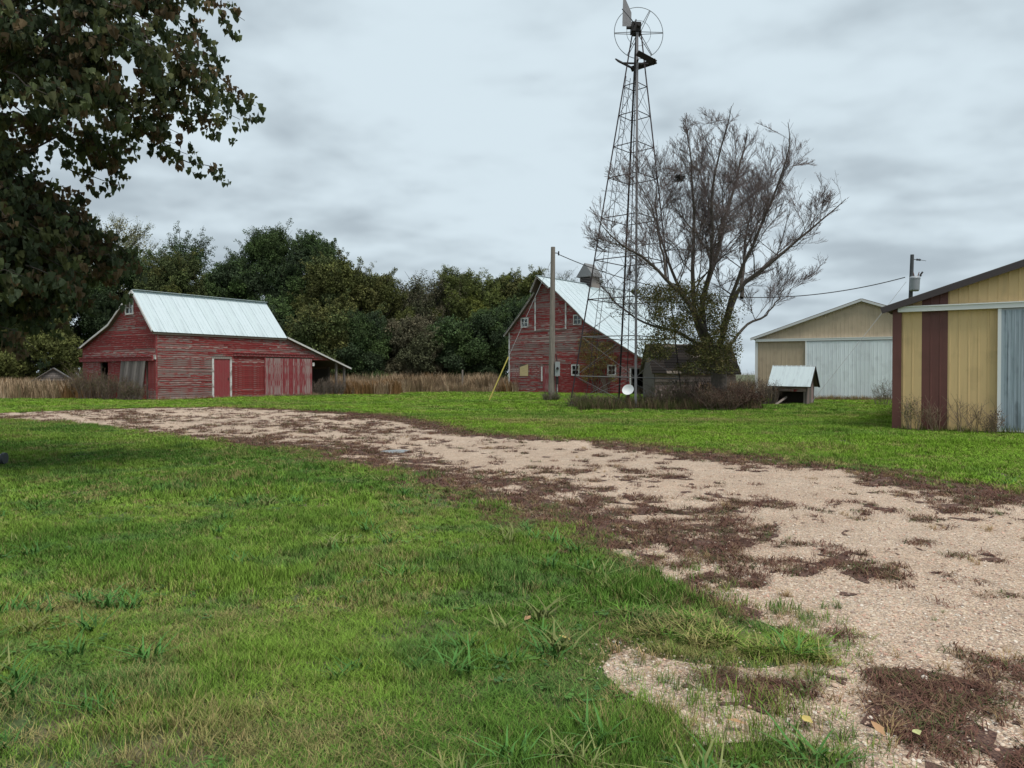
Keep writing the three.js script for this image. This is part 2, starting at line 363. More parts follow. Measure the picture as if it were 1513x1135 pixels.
function lawnColour(x, d, R) {
  const n = fbm(x * 0.55, d * 0.55, 4, 201), m = fbm(x * 2.1, d * 2.1, 3, 205), q = R();
  let c = mix3([0.10, 0.195, 0.03], [0.178, 0.285, 0.042], smooth(0.38, 0.66, n));
  c = mix3(c, [0.085, 0.17, 0.05], 0.55 * smooth(0.55, 0.75, m));
  // beyond the far edge of the drive grows a yellower, freshly sprouted grass
  if (farSide(x, d)) c = mix3(c, [0.18, 0.305, 0.03], 0.35 + 0.6 * smooth(0.35, 0.6, fbm(x * 0.25, d * 0.25, 3, 214)));
  const dry = smooth(0.56, 0.72, fbm(x * 0.9 + 40, d * 0.9, 4, 208)) * 0.8 + 0.5 * smooth(0.75, -0.2, -look(SD.v, x, d)) * (d < 40 ? 1 : 0);
  // two worn, dried-out patches in the lawn beyond the drive
  const worn = Math.exp(-(((x - 1.2) / 2.4) ** 2) - ((d - 25.4) / 1.3) ** 2) + 0.9 * Math.exp(-(((x - 6.8) / 1.9) ** 2) - ((d - 25.2) / 0.9) ** 2) + Math.exp(-(((x + 3.05) / 0.5) ** 2) - ((d - 5.1) / 0.5) ** 2) + 0.8 * Math.exp(-(((x + 0.93) / 0.5) ** 2) - ((d - 3.2) / 0.35) ** 2);
  if (q < 0.10 + dry * 0.5 + 0.8 * worn) c = mix3(c, [0.33, 0.25, 0.115], 0.4 + 0.55 * R());
  const b = 0.5 + 1.0 * R(); return [c[0] * b, c[1] * b, c[2] * b];
}
function lawn() {
  const R = rng(1234), M = new THREE.Matrix4(), Q = new THREE.Quaternion(), E = new THREE.Euler(), P = V(), S = V();
  const bands = [[2.2, 5, 2000, 0.062, 0], [5, 9, 950, 0.068, 1], [9, 16, 400, 0.075, 2], [16, 30, 250, 0.085, 3], [30, 46, 95, 0.095, 4], [46, 74, 36, 0.11, 4]];
  const lists = [[], [], [], [], []];
  for (const [d0, d1, rate, h, v] of bands) {
    const area = (d1 - d0) * (0.82 * (d0 + d1) + 2.4), n = Math.round(area * rate);
    for (let k = 0; k < n; k++) {
      const d = mix(d0, d1, R()), wd = 0.82 * d + 1.2, x = (R() * 2 - 1) * (0.82 * d1 + 1.2); if (Math.abs(x) > wd) continue;
      const s = gravel(x, d);
      if (s > 0 - R() * 0.12) { if (d < 40 && !(s < 0.35 && R() < 0.10)) continue; }
      if (blocked(x, d)) continue;
      const bare = fbm(x * 1.3 + 9, d * 1.3, 3, 222); if (R() < smooth(0.62, 0.76, bare) * 0.6) continue;
      const tall = 0.75 + 0.8 * smooth(0.45, 0.75, fbm(x * 1.1, d * 1.1, 3, 230)) + (d < 6 ? 0.55 * smooth(0.52, 0.66, fbm(x * 1.9 + 3, d * 1.9, 2, 235)) : 0);
      const hh = h * tall * (0.75 + 0.5 * R()), wd2 = h * (0.9 + 0.5 * R());
      M.compose(P.set(x, 0, -d), Q.setFromEuler(E.set((R() - 0.5) * 0.3, R() * 6.283, (R() - 0.5) * 0.3)), S.set(wd2, hh, wd2));
      lists[v].push([M.clone(), lawnColour(x, d, R)]);
    }
  }
  const kinds = [{ w: 0.022, spread: 0.55, lean: 0.9 }, { w: 0.03, spread: 0.6, lean: 0.8 }, { w: 0.045, spread: 0.7, lean: 0.8 }, { w: 0.05, spread: 0.95, lean: 0.8 }, { w: 0.07, spread: 1.5, lean: 0.8 }];
  const names = ['close-cropped grass blades in the foreground lawn', 'mown green grass of the lawn before the drive', 'mown lawn grass reaching along the gravel edge', 'bright green grass on both sides of the drive', 'bright grass strip in front of the barns and sheds'];
  lists.forEach((l, i) => tag(instanced('lawn_grass', blades([11, 12, 14, 18, 26][i], 500 + i, kinds[i]), bladeMat, l), names[i], 'grass', null, 'stuff'));
}

// ============================================================ building pieces
const boardGeo = (() => {                                  // a lapped board of unit length and height: proud at its lower edge
  const p = [[0, 0, 0], [1, 0, 0], [1, 0, 1], [0, 0, 1], [0, 1, 0], [1, 1, 0], [1, 1, 0.35], [0, 1, 0.35]];
  const f = [[3, 2, 6, 7, 'f'], [0, 1, 2, 3, 'b'], [4, 7, 6, 5, 't'], [0, 3, 7, 4, 'l'], [1, 5, 6, 2, 'r']], pos = [], uv = [];
  for (const [a, b, c, d] of f) for (const k of [a, b, c, a, c, d]) { pos.push(...p[k]); uv.push(p[k][0], p[k][1]); }
  const g = new THREE.BufferGeometry(); g.setAttribute('position', new THREE.Float32BufferAttribute(pos, 3)); g.setAttribute('uv', new THREE.Float32BufferAttribute(uv, 2)); g.computeVertexNormals(); return g;
})();
// lapped siding over a wall polygon, each board a mesh under the wall
function siding(wall, poly, { exposure, holes = [], seed = 1, longest = 4.2, pick, y0 = 0.08, y1 = 99, depth = 0.028 }) {
  const R = rng(seed), top = Math.min(y1, Math.max(...poly.map((p) => p[1])));
  for (let y = y0; y < top - 0.03; y += exposure) {
    let list = cuts(poly, Math.min(y + exposure * 0.5, top - 0.01));
    for (const [a, b, c, d] of holes) if (y + exposure * 0.6 > c && y + exposure * 0.4 < d) list = minus(list, a, b);
    for (const [a, b] of list) {
      let x = a;
      while (b - x > 0.08) {
        let e = Math.min(b, x + longest * (0.45 + 0.8 * R())); if (b - e < 0.5) e = b;
        const m = mesh('siding_board', boardGeo, pick((x + e) / 2, y, R), wall), gone = R();
        m.position.set(x + 0.003, y + (R() - 0.5) * 0.008, 0.001); m.rotation.z = (R() - 0.5) * 0.004;
        m.scale.set(e - x - 0.006, exposure + 0.006, depth * (0.8 + 0.5 * R()));
        if (gone < 0.006) m.rotation.z -= 0.02;
        x = e;
      }
    }
  }
}
const redBy = (seed, bias, fx = 0.35, fy = 1.1) => (x, y, R) => RED[clamp(Math.floor(12 * (bias + 1.5 * (fbm(x * fx + seed, y * fy, 3, seed) - 0.5) + 0.34 * (R() - 0.5))), 0, 11)];
// ribbed roofing sheets on a slope: origin at the eave, along the eave, up the slope
const roofSheet = mergeGeometries([bx(0.004, 0.996, 0, 1, 0, 0.5), bx(0.0, 0.045, 0, 1, 0.5, 2.2), bx(0.32, 0.345, 0, 1, 0.5, 1.4), bx(0.655, 0.68, 0, 1, 0.5, 1.4)]);
function roofing(deck, o, ex, ey, seed, width = 0.86, mats = ROOF) {
  const R = rng(seed), L = ex.length(), n = Math.max(1, Math.round(L / width)), a = ex.clone().divideScalar(n), up = ex.clone().cross(ey).normalize().multiplyScalar(0.016);
  for (let k = 0; k < n; k++) along(mesh('roofing_sheet', roofSheet, mats[Math.floor(R() * mats.length)], deck), o.clone().addScaledVector(a, k).addScaledVector(up, 0.1), a, ey.clone().multiplyScalar(1 + 0.004 * R()), up);
}
// a roof slope of one thing: a deck board layer with its sheets
function slope(parent, o, ex, ey, seed, thick = 0.07, under = innerWood, mats = ROOF) {
  const g = new THREE.BoxGeometry(1, 1, 1); g.translate(0.5, 0.5, -0.5);
  const d = mesh('roof', g, under, parent), up = ex.clone().cross(ey).normalize();
  // the deck keeps its own scale in the geometry, so that the sheets can be placed in the building's axes
  g.applyMatrix4(new THREE.Matrix4().makeBasis(ex, ey, up.clone().multiplyScalar(thick)).setPosition(o));
  roofing(d, o, ex, ey, seed, 0.86, mats);
  return d;
}
function windowIn(parent, x0, x1, y0, y1, z, cross = true) {
  const w = mesh('window', [bx(x0 - 0.09, x0, y0 - 0.09, y1 + 0.09, z, z + 0.05), bx(x1, x1 + 0.09, y0 - 0.09, y1 + 0.09, z, z + 0.05), bx(x0, x1, y1, y1 + 0.09, z, z + 0.048), bx(x0, x1, y0 - 0.09, y0, z, z + 0.06)], whiteTrim, parent);
  mesh('pane', bx(x0, x1, y0, y1, z - 0.04, z - 0.034), pane, w);
  if (cross) mesh('muntin', [bx((x0 + x1) / 2 - 0.02, (x0 + x1) / 2 + 0.02, y0, y1, z - 0.03, z), bx(x0, x1, (y0 + y1) / 2 - 0.02, (y0 + y1) / 2 + 0.02, z - 0.032, z - 0.002)], whiteTrim, w);
  return w;
}

// ============================================================ red shed with lean-to
{
  const T = thing('red_shed', 'weathered red clapboard shed with white metal roof and an open lean-to', 'shed', -21.6, 0, -45.5, 0.972);
  KEEP.push([-21.6 + 0.562 * 7.7 - 0.826 * 4.3, 45.5 + 0.826 * 7.7 + 0.562 * 4.3, 0.562, 0.826, 7.9, 4.4]);
  const lean = (x) => 4.26 - (x - 9.6) * 0.352;
  const front = [[0, 0], [12.1, 0], [12.1, 2.67], [14.1, 2.67], [9.6, 4.2], [0, 4.2]];
  const doorway = [3.95, 5.15, 0.05, 2.6];
  const wf = mesh('front_wall', slab(front, 0.1, [doorway]), coreWood, T);
  siding(wf, front, { exposure: 0.135, holes: [[3.82, 5.3, 0, 2.74], [7.9, 12.1, 0, 2.9]], seed: 11, longest: 4.4, pick: (x, y, R) => {
    let b = 0.12;
    if (x < 3.9) b += 0.22; else if (y > 2.9) b += 0.08;
    if (x > 5.2 && x < 8 && y < 2.8) b -= 0.06;
    return redBy(17, b + 0.1, 0.35, 1.6)(x, y, R); } });
  // red plank door between white jambs
  const door = mesh('door', bx(3.96, 5.14, 0.12, 2.6, -0.06, 0.0), redDoor, T);
  for (let k = 0; k < 6; k++) mesh('plank', bx(3.965 + k * 0.196, 3.965 + k * 0.196 + 0.19, 0.12, 2.595, 0.0, 0.018), redDoor, door);
  mesh('handle', bx(5.0, 5.04, 1.2, 1.38, 0.018, 0.05), darkIron, door);
  for (const [a, b] of [[3.82, 3.95], [5.15, 5.28]]) mesh('door_jamb', bx(a, b, 0.05, 2.6, 0.002, 0.055), whiteTrim, T);
  mesh('door_head', bx(3.8, 5.3, 2.6, 2.74, 0.002, 0.05), GREYWOOD[1], T);
  mesh('door_sill', bx(3.8, 5.3, 0.0, 0.1, 0.002, 0.12), GREYWOOD[0], T);
  // sliding door of worn vertical planks and its rail
  const sd = mesh('sliding_door', bx(7.9, 12.05, 0.12, 2.72, 0.04, 0.07), innerWood, T), R = rng(31);
  for (let k = 0, x = 7.9; x < 12.0; k++) { const w = Math.min(12.05 - x, 0.14 + R() * 0.1), c = clamp(Math.floor(8 * (0.02 + 0.6 * R() + 0.14 * Math.sin(x * 1.7))), 0, 7);
    mesh('plank', bx(x + 0.004, x + w - 0.004, 0.1 + R() * 0.08, 2.72, 0.07, 0.092 + R() * 0.012), REDV[c], sd); x += w; }
  mesh('edge_batten', bx(7.84, 7.93, 0.1, 2.75, 0.075, 0.11), redTrim, sd);
  mesh('door_rail', [bx(5.4, 12.2, 2.82, 3.0, 0.03, 0.12), bx(5.4, 12.2, 3.0, 3.03, 0.03, 0.17)], redTrim, T);
  mesh('notice', bx(12.12, 12.3, 2.2, 2.45, 0.02, 0.05), whiteTrim, T);
  // gable wall towards the trees
  const side = [[0, 0], [8.7, 0], [8.7, 4.2], [6.5, 6.66], [3.7, 4.68], [0.35, 3.42], [0, 3.3]];
  const ws = mesh('side_wall', slab(side, 0.1, [[2.3, 3.25, 0.05, 2.4], [7.72, 7.9, 0.05, 2.4], [5.52, 6.28, 5.42, 6.12]]), coreWood, T);
  ws.position.set(0, 0, -8.7); ws.rotation.y = -Math.PI / 2;
  siding(ws, side, { exposure: 0.135, holes: [[5.42, 6.38, 5.32, 6.24], [2.3, 3.25, 0, 2.4], [7.7, 7.92, 0, 2.4]], seed: 12, pick: redBy(23, 0.08), longest: 5 });
  windowIn(ws, 5.52, 6.28, 5.42, 6.12, 0.03, true);
  mesh('header_board', bx(-0.15, 8.62, 2.42, 2.66, 0.03, 0.16), redTrim, ws);
  mesh('drip_board', bx(-0.15, 8.62, 2.66, 2.7, 0.03, 0.24), redTrim, ws);
  const R2 = rng(41);
  // a grey plank door hanging askew
  const ld = mesh('hanging_door', bx(4.75, 7.55, 1.2, 1.36, 0.06, 0.085), innerWood, ws);
  for (let k = 0; k < 12; k++) {
    const m = mesh('plank', bx(-0.11, 0.11, -1.22, 1.2 + R2() * 0.08, 0.09, 0.115 + R2() * 0.015), GREYWOOD[k * 3 % 4], ld);
    m.position.set(4.9 + k * 0.232 - 0.0, 1.25, 0); m.rotation.z = -0.2 + (R2() - 0.5) * 0.03;
  }
  mesh('corner_board', bx(-0.1, 0.0, 0.05, 4.2, 0.031, 0.06), redTrim, T).position.set(0.1, 0, 0);
  mesh('corner_block', bx(-0.06, 0.0, 2.5, 2.78, -0.15, 0.1), whiteTrim, T);
  for (const [a, b] of [[[8.78, 4.2], [6.5, 6.74]], [[6.5, 6.74], [3.68, 4.74]], [[3.68, 4.74], [0.1, 3.36]]]) mesh('rake_board', bar(V(a[0], a[1], 0.25), V(b[0], b[1], 0.25), 0.12, 0.04), whiteTrim, ws);
  // the other walls
  mesh('back_wall', bx(0, 12.1, 0, 3.3, -8.7, -8.6), innerWood, T);
  mesh('end_wall', bx(9.55, 9.65, 0, 4.2, -8.6, -0.1), innerWood, T);
  const eg = mesh('end_gable', slab([[0, 4.2], [4.9, 4.2], [4.9, 4.75], [2.25, 6.66]], 0.1), coreWood, T); eg.rotation.y = Math.PI / 2; eg.position.set(9.62, 0, 0);
  mesh('lean_to_back', bx(12.1, 15.5, 0, 2.0, -6.4, -6.3), innerWood, T);
  mesh('bay_wall', bx(12.0, 12.1, 0, 3.2, -6.3, -0.1), innerWood, T);
  mesh('far_bay_wall', slab([[0, 0], [4.6, 0], [4.6, 2.05], [0, 2.05]], 0.06), innerWood, T).position.set(0, 0, 0);
  const fb = T.children[T.children.length - 1]; fb.rotation.y = Math.PI / 2; fb.position.set(15.42, 0, -1.7);
  for (const [x, z] of [[15.36, -0.1], [14.55, -0.1], [15.36, -1.8]]) mesh('post', bx(x - 0.07, x + 0.07, 0, lean(x) - 0.02, z - 0.07, z + 0.07), GREYWOOD[2], T);
  // roofs
  slope(T, V(-0.22, 4.16, 0.16), V(9.95, 0, 0), V(0, 2.64, -2.38), 51);
  slope(T, V(9.73, 4.7, -5.05), V(-9.95, 0, 0), V(0, 2.06, 2.81), 52);
  slope(T, V(9.73, 3.34, -8.95), V(-9.95, 0, 0), V(0, 1.36, 3.9), 53);
  slope(T, V(15.78, 2.08, 0.2), V(0, 0, -6.7), V(-6.05, 2.14, 0), 54);
  mesh('eave_board', bx(-0.2, 9.7, 4.02, 4.14, 0.06, 0.13), innerWood, T);
  mesh('ridge_cap', [bar(V(-0.22, 6.84, -2.12), V(9.72, 6.84, -2.12), 0.02, 0.24)], ROOF[1], T);
  mesh('lean_to_rake', bar(V(9.75, 4.18, 0.24), V(15.8, 2.03, 0.24), 0.12, 0.04), whiteTrim, T);
}

// ============================================================ red barn
{
  const T = thing('red_barn', 'tall red gabled barn with white metal roof, cupola and small white-framed windows', 'barn', -0.2, 0, -66, -0.681);
  KEEP.push([-0.2 + 0.777 * 7 + 0.629 * 7.3, 66 - 0.629 * 7 + 0.777 * 7.3, 0.777, -0.629, 7.3, 7.5]);
  const wall = [[0, 0], [13.85, 0], [13.85, 2.4], [8.15, 5.68], [7.4, 6.5], [5.95, 7.75], [4.85, 8.7], [3.62, 9.7], [2.95, 8.5], [1.3, 6.65], [0, 5.3]];
  const holes = [[1.38, 2.02, 5.72, 6.38], [6.86, 7.5, 5.72, 6.38], [6.68, 7.3, 1.58, 2.3], [10.15, 10.75, 1.58, 2.25], [12.2, 13.3, 0.05, 2.0]];
  const wf = mesh('front_wall', slab(wall, 0.12, holes), coreWood, T);
  siding(wf, wall, { exposure: 0.17, holes: [...holes.map(([a, b, c, d]) => [a - 0.08, b + 0.08, c - 0.08, d + 0.08]), [3.62, 5.06, 0, 2.36], [1.15, 2.1, 1.42, 2.46]], seed: 21, longest: 5.5, pick: (x, y, R) => redBy(43, (y > 3.2 && y < 5.4 ? 0.44 : y > 5.4 ? 0.2 : x < 3.5 ? 0.36 : 0.16))(x, y, R) });
  for (const [a, b, c, d] of holes.slice(0, 4)) windowIn(wf, a, b, c, d, 0.035);
  mesh('corner_board', bx(-0.08, 0.04, 0.05, 5.25, 0.036, 0.06), whiteTrim, wf);
  mesh('corner_board', bx(13.74, 13.86, 0.05, 2.35, 0.036, 0.06), whiteTrim, wf);
  for (const [x, a, b] of [[2.85, 5.3, 8.1], [6.02, 5.35, 7.8]]) mesh('hay_door_batten', bx(x - 0.07, x + 0.07, a, b, 0.04, 0.075), whiteTrim, wf);
  mesh('hay_door_sill', bx(2.9, 6.0, 5.3, 5.42, 0.036, 0.07), RED[10], wf);
  const bd = mesh('barn_door', bx(3.66, 5.02, 0.08, 2.34, 0.002, 0.03), redTrim, wf); const R = rng(61);
  for (let k = 0; k < 7; k++) mesh('plank', bx(3.665 + k * 0.193, 3.85 + k * 0.193, 0.1, 2.33, 0.03, 0.045), REDV[Math.floor(R() * 3)], bd);
  mesh('door_post', bx(3.5, 3.62, 1.0, 2.25, 0.04, 0.09), whiteTrim, wf); mesh('door_post', bx(5.06, 5.22, 0.05, 2.45, 0.04, 0.09), whiteTrim, wf);
  for (const [a, b] of [[12.08, 12.2], [13.3, 13.44]]) mesh('door_post', bx(a, b, 0.05, 2.05, 0.04, 0.09), whiteTrim, wf);
  mesh('patch_board', slab([[1.18, 1.45], [2.07, 1.45], [2.07, 2.46], [1.18, 2.22]], 0.02), paleWood, wf).position.z = 0.05;
  // other walls
  mesh('side_wall', bx(0.0, 0.1, 0, 5.25, -14.4, -0.13), RED[6], T); mesh('side_wall', bx(13.75, 13.85, 0, 2.4, -14.4, -0.13), RED[4], T);
  mesh('back_wall', slab(wall, 0.1), coreWood, T).position.z = -14.4;
  // roof: one slope for each run of the curved profile, hooded at the peak
  const prof = [[-0.4, 5.0], [1.3, 6.74], [2.95, 8.6], [3.62, 9.84], [4.85, 8.82], [5.95, 7.86], [7.4, 6.6], [8.2, 5.78], [14.2, 2.3]];
  prof.slice(0, -1).forEach(([x, y], i) => {
    const [x1, y1] = prof[i + 1], hood = i === 2 || i === 3 ? 0.9 : 0.4, back = 14.9;
    if (x1 <= 3.63) slope(T, V(x, y, -back + 0.4), V(0, 0, back + hood - 0.4), V(x1 - x, y1 - y, 0), 70 + i, 0.08); else slope(T, V(x1, y1, hood), V(0, 0, -back - hood + 0.4), V(x - x1, y - y1, 0), 70 + i, 0.08);
    mesh('rake_board', bar(V(x, y - 0.07, hood - 0.03), V(x1, y1 - 0.07, hood - 0.03), 0.12, 0.04), i < 4 ? whiteTrim : redTrim, T);
  });
  mesh('ridge_cap', bar(V(3.62, 9.88, 0.9), V(3.62, 9.88, -14.5), 0.22, 0.03), ROOF[2], T);
  // cupola
  const c = mesh('cupola', [bx(2.95, 4.3, 8.6, 10.7, -7.9, -6.6)], GREYWOOD[1], T);
  const peak = slab([[2.68, 10.5], [4.57, 10.5], [3.62, 11.75]], 1.7); peak.translate(0, 0, -6.35); mesh('cupola_roof', peak, std(0.2, 0.2, 0.2, 0.8), c);
  for (let k = 0; k < 6; k++) mesh('louvre', bx(3.08, 4.17, 9.62 + k * 0.15, 9.7 + k * 0.15, -6.6, -6.54), darkIron, c);
  mesh('cupola_base', bx(2.88, 4.37, 9.0, 9.5, -7.97, -6.53), ROOF[0], c);
}

// ============================================================ ribbed steel machine sheds
// one sheet of ribbed steel from x0 to x1, its head cut along top(x)
function steelSheet(name, parent, x0, x1, y0, top, mat, z = 0, pitch = 0.228, peak) {
  const cutAt = peak && peak > x0 && peak < x1 ? [x0, peak, x1] : [x0, x1], gs = [];
  const head = [...cutAt].reverse().map((x) => [x, top(x)]);
  gs.push(slab([[x0, y0], [x1, y0], ...head], 0.02)); gs[0].deleteAttribute('uv');
  for (let x = Math.ceil((x0 + 0.01) / pitch) * pitch; x < x1 - 0.03; x += pitch) {
    const y1 = Math.min(top(x), top(x + 0.03)) - 0.004, p = [[x - 0.026, 0], [x - 0.01, 0.013], [x + 0.012, 0.013], [x + 0.03, 0]], pos = [];
    for (let k = 0; k < 3; k++) { const [a, c] = p[k], [b, d] = p[k + 1]; pos.push(a, y0, c, b, y0, d, b, y1, d, a, y0, c, b, y1, d, a, y1, c); }
    const g = new THREE.BufferGeometry(); g.setAttribute('position', new THREE.Float32BufferAttribute(pos, 3)); g.computeVertexNormals(); gs.push(g);
  }
  const all = mergeGeometries(gs), ap = all.attributes.position, uv = new Float32Array(ap.count * 2); for (let i = 0; i < ap.count; i++) { uv[i * 2] = ap.getX(i); uv[i * 2 + 1] = ap.getY(i); } all.setAttribute('uv', new THREE.BufferAttribute(uv, 2));
  const m = mesh(name, all, mat, parent); m.position.z = z; m.rotation.x = 0.0008 * Math.sin(x0 * 91); return m;
}
// chalked and dusty paint: runs down the sheet and scuffs, spread evenly over its height
const DUST = colourMap(256, 256, (i, j) => { const s = fbm(i / 5, j / 60, 4, 551), q = fbm(i / 30, j / 30, 4, 553), b = 0.98 - 0.10 * smooth(0.5, 0.8, s) - 0.10 * smooth(0.5, 0.8, q); return [b, b * 0.995, b * 0.98]; });
const STREAK = colourMap(256, 256, (i, j) => { const s = fbm(i / 2.2, j / 120, 4, 561), q = fbm(i / 14, j / 26, 4, 563), b = 0.55 + 0.75 * smooth(0.25, 0.75, s) - 0.25 * smooth(0.5, 0.8, q); return [b * 0.97, b, b]; });
for (const t of [DUST, STREAK]) t.repeat.set(0.3, 0.28);
const steel = (r, g, b, map = DUST) => new THREE.MeshStandardMaterial({ color: lin(r, g, b), roughness: 0.5, map });
const tones = (r, g, b, map = DUST) => [0.96, 1.0, 1.045].map((k) => steel(r * k, g * k, b * k, map));
function machineShed(o) {
  const T = thing(o.name, o.label, 'shed', o.x, 0, -o.d, o.turn), R = rng(o.seed), half = o.width / 2, top = (x) => o.eave + o.rise * (half - Math.abs(x - half)) - 0.06;
  KEEP.push([o.x + Math.cos(o.turn) * half + -Math.sin(o.turn) * o.length / 2, o.d + Math.sin(o.turn) * half + Math.cos(o.turn) * o.length / 2, Math.cos(o.turn), Math.sin(o.turn), half, o.length / 2]);
  const poly = [[0.02, 0], [o.width - 0.02, 0], [o.width - 0.02, o.eave - 0.1], [half, top(half) - 0.02], [0.02, o.eave - 0.1]];
  const wf = mesh('front_wall', slab(poly, 0.08), innerWood, T);
  for (const [a, b, mats, low = 0.05] of o.columns) for (let x = a; x < b - 0.02;) { let e = Math.min(b, x + 0.915); if (b - e < 0.2) e = b; steelSheet('wall_sheet', wf, x + 0.001, e - 0.001, low, top, mats[Math.floor(R() * mats.length)], 0.022, 0.2285, half); x = e; }
  const [da, db, dy, dm] = o.door, sd = mesh('sliding_door', bx(da, db, 0.06, dy, 0.1, 0.13), galv, T);
  for (let x = da + 0.08; x < db - 0.1;) { const e = Math.min(db - 0.08, x + 0.915); steelSheet('door_sheet', sd, x + 0.001, e - 0.001, 0.1, () => dy - 0.05, dm[Math.floor(R() * dm.length)], 0.152, o.doorPitch); x = e; }
  for (const x of [da, db - 0.08]) mesh('door_edge', bx(x, x + 0.08, 0.06, dy, 0.131, 0.17), o.trim, sd);
  mesh('door_foot', bx(da + 0.08, db - 0.08, 0.06, 0.1, 0.131, 0.166), o.trim, sd);
  mesh('door_track', [bx(o.track[0], o.track[1], dy + 0.01, dy + 0.14, 0.05, 0.2), bx(o.track[0], o.track[1], dy + 0.14, dy + 0.17, 0.05, 0.23)], o.trim, T);
  mesh('corner_trim', [bx(-0.03, o.corner, 0.02, o.eave - 0.12, 0.048, 0.066), bx(-0.05, -0.03, 0.02, o.eave - 0.12, -0.16, 0.066)], o.cornerMat, T);
  mesh('corner_trim', [bx(o.width - o.corner, o.width + 0.03, 0.02, o.eave - 0.12, 0.048, 0.066)], o.cornerMat, T);
  for (const s of [0, 1]) { const w = mesh('side_wall', bx(s ? o.width - 0.06 : -0.02, s ? o.width + 0.02 : 0.06, 0, o.eave - 0.12, -o.length, -0.09), o.columns[0][2][0], T); }
  mesh('back_wall', slab(poly, 0.06), o.columns[0][2][0], T).position.z = -o.length;
  const oh = 0.3, S = Math.hypot(half + oh, (half + oh) * o.rise);
  slope(T, V(-oh, o.eave - o.rise * oh, 0.25), V(0, 0, -o.length - 0.5), V(half + oh, (half + oh) * o.rise, 0).multiplyScalar(1), o.seed + 1, 0.06, innerWood, o.roof);
  slope(T, V(o.width + oh, o.eave - o.rise * oh, -o.length - 0.25), V(0, 0, o.length + 0.5), V(-half - oh, (half + oh) * o.rise, 0), o.seed + 2, 0.06, innerWood, o.roof);
  for (const s of [0, 1]) { const X = (x) => (s ? o.width - x : x); mesh('rake_trim', [bar(V(X(-oh - 0.02), o.eave - o.rise * oh - 0.05, 0.27), V(X(half), o.eave + o.rise * half - 0.05, 0.27), o.rake, 0.05)], o.rakeMat, T); }
  return T;
}
const tan = tones(0.68, 0.48, 0.235), brown = tones(0.15, 0.053, 0.043), blue = tones(0.36, 0.42, 0.47, STREAK), buff = tones(0.49, 0.39, 0.275), white = tones(0.72, 0.78, 0.82), brownRoof = [steel(0.07, 0.05, 0.05)];
machineShed({ name: 'machine_shed', label: 'yellow steel machine shed with brown stripes and a blue-grey sliding door', x: 11.05, d: 21.7, turn: -0.588, width: 12.4, length: 18, eave: 3.57, rise: 0.324, seed: 301,
  columns: [[0.18, 0.69, tan], [0.69, 1.33, brown], [1.33, 10.9, tan], [10.9, 11.6, brown], [11.6, 12.2, tan]], door: [2.5, 9.9, 3.36, blue], doorPitch: 0.152, trim: std(0.78, 0.78, 0.76, 0.5), track: [0.1, 12.3], corner: 0.18, cornerMat: brown[1], roof: brownRoof, rake: 0.17, rakeMat: steel(0.06, 0.045, 0.046) });
machineShed({ name: 'pole_shed', label: 'tan steel shed with a wide white sliding door behind the little roofed hut', x: 15.75, d: 48.5, turn: -0.447, width: 12.3, length: 20, eave: 3.98, rise: 0.352, seed: 321,
  columns: [[0.12, 12.2, buff]], door: [2.98, 9.3, 3.68, white], doorPitch: 0.2285, trim: std(0.82, 0.83, 0.82, 0.5), track: [0, 12.3], corner: 0.12, cornerMat: std(0.7, 0.7, 0.68, 0.6), roof: ROOF, rake: 0.13, rakeMat: std(0.55, 0.56, 0.55, 0.6) });

// ============================================================ little roofed hut
{
  const T = thing('feed_hut', 'little weathered hut with a white metal roof standing before the tan shed', 'hut', 13.7, 0, -39.5, -0.6435);
  T.rotation.z = -0.012;
  const gable = [[0, 0.02], [1.35, 0.02], [1.35, 1.12], [0.675, 1.98], [0, 1.12]], R = rng(71);
  for (const x of [0.05, 1.72]) { const w = mesh('end_wall', slab(gable, 0.06), GREYWOOD[3], T); w.rotation.y = Math.PI / 2; w.position.set(x, 0, 0); if (x > 1) for (let k = 0; k < 8; k++) mesh('plank', bx(0.01 + k * 0.168, 0.165 + k * 0.168, 0.04, Math.min(1.98 - Math.abs(0.09 + k * 0.168 - 0.675) * 1.27, 1.95) - 0.08, 0.001, 0.018), [GREYWOOD[k % 4], REDV[7]][R() < 0.3 ? 1 : 0], w); }
  const f = mesh('front_wall', bx(0.05, 1.7, 0.72, 1.1, -0.05, 0), innerWood, T);
  for (let k = 0; k < 3; k++) mesh('plank', bx(0.05, 1.7, 0.72 + k * 0.127, 0.84 + k * 0.127, 0.001, 0.02), RED[9 + k % 3], f);
  mesh('front_post', bx(0.05, 0.15, 0.02, 0.72, -0.08, 0.0), GREYWOOD[0], T); mesh('front_post', bx(1.58, 1.7, 0.02, 0.72, -0.08, 0.0), GREYWOOD[2], T);
  mesh('back_wall', bx(0.05, 1.7, 0.02, 1.1, -1.35, -1.3), innerWood, T); mesh('floor_board', bx(0.05, 1.7, 0.02, 0.1, -1.3, -0.1), innerWood, T);
  slope(T, V(-0.22, 0.98, 0.18), V(2.18, 0, 0), V(0, 1.08, -0.86), 72, 0.04);
  slope(T, V(1.96, 0.98, -1.53), V(-2.18, 0, 0), V(0, 1.08, 0.86), 73, 0.04);
  for (const s of [0, 1]) mesh('rake_board', bar(V(1.94, 0.94, s ? 0.18 : -1.53), V(1.94, 2.0, -0.675), 0.1, 0.03), darkIron, T);
  const pl = mesh('loose_plank', bar(V(13.6, 0.03, -38.75), V(14.35, 0.42, -39.2), 0.1, 0.03), GREYWOOD[1]); tag(pl, 'grey loose plank leaning against the little hut', 'plank');
}
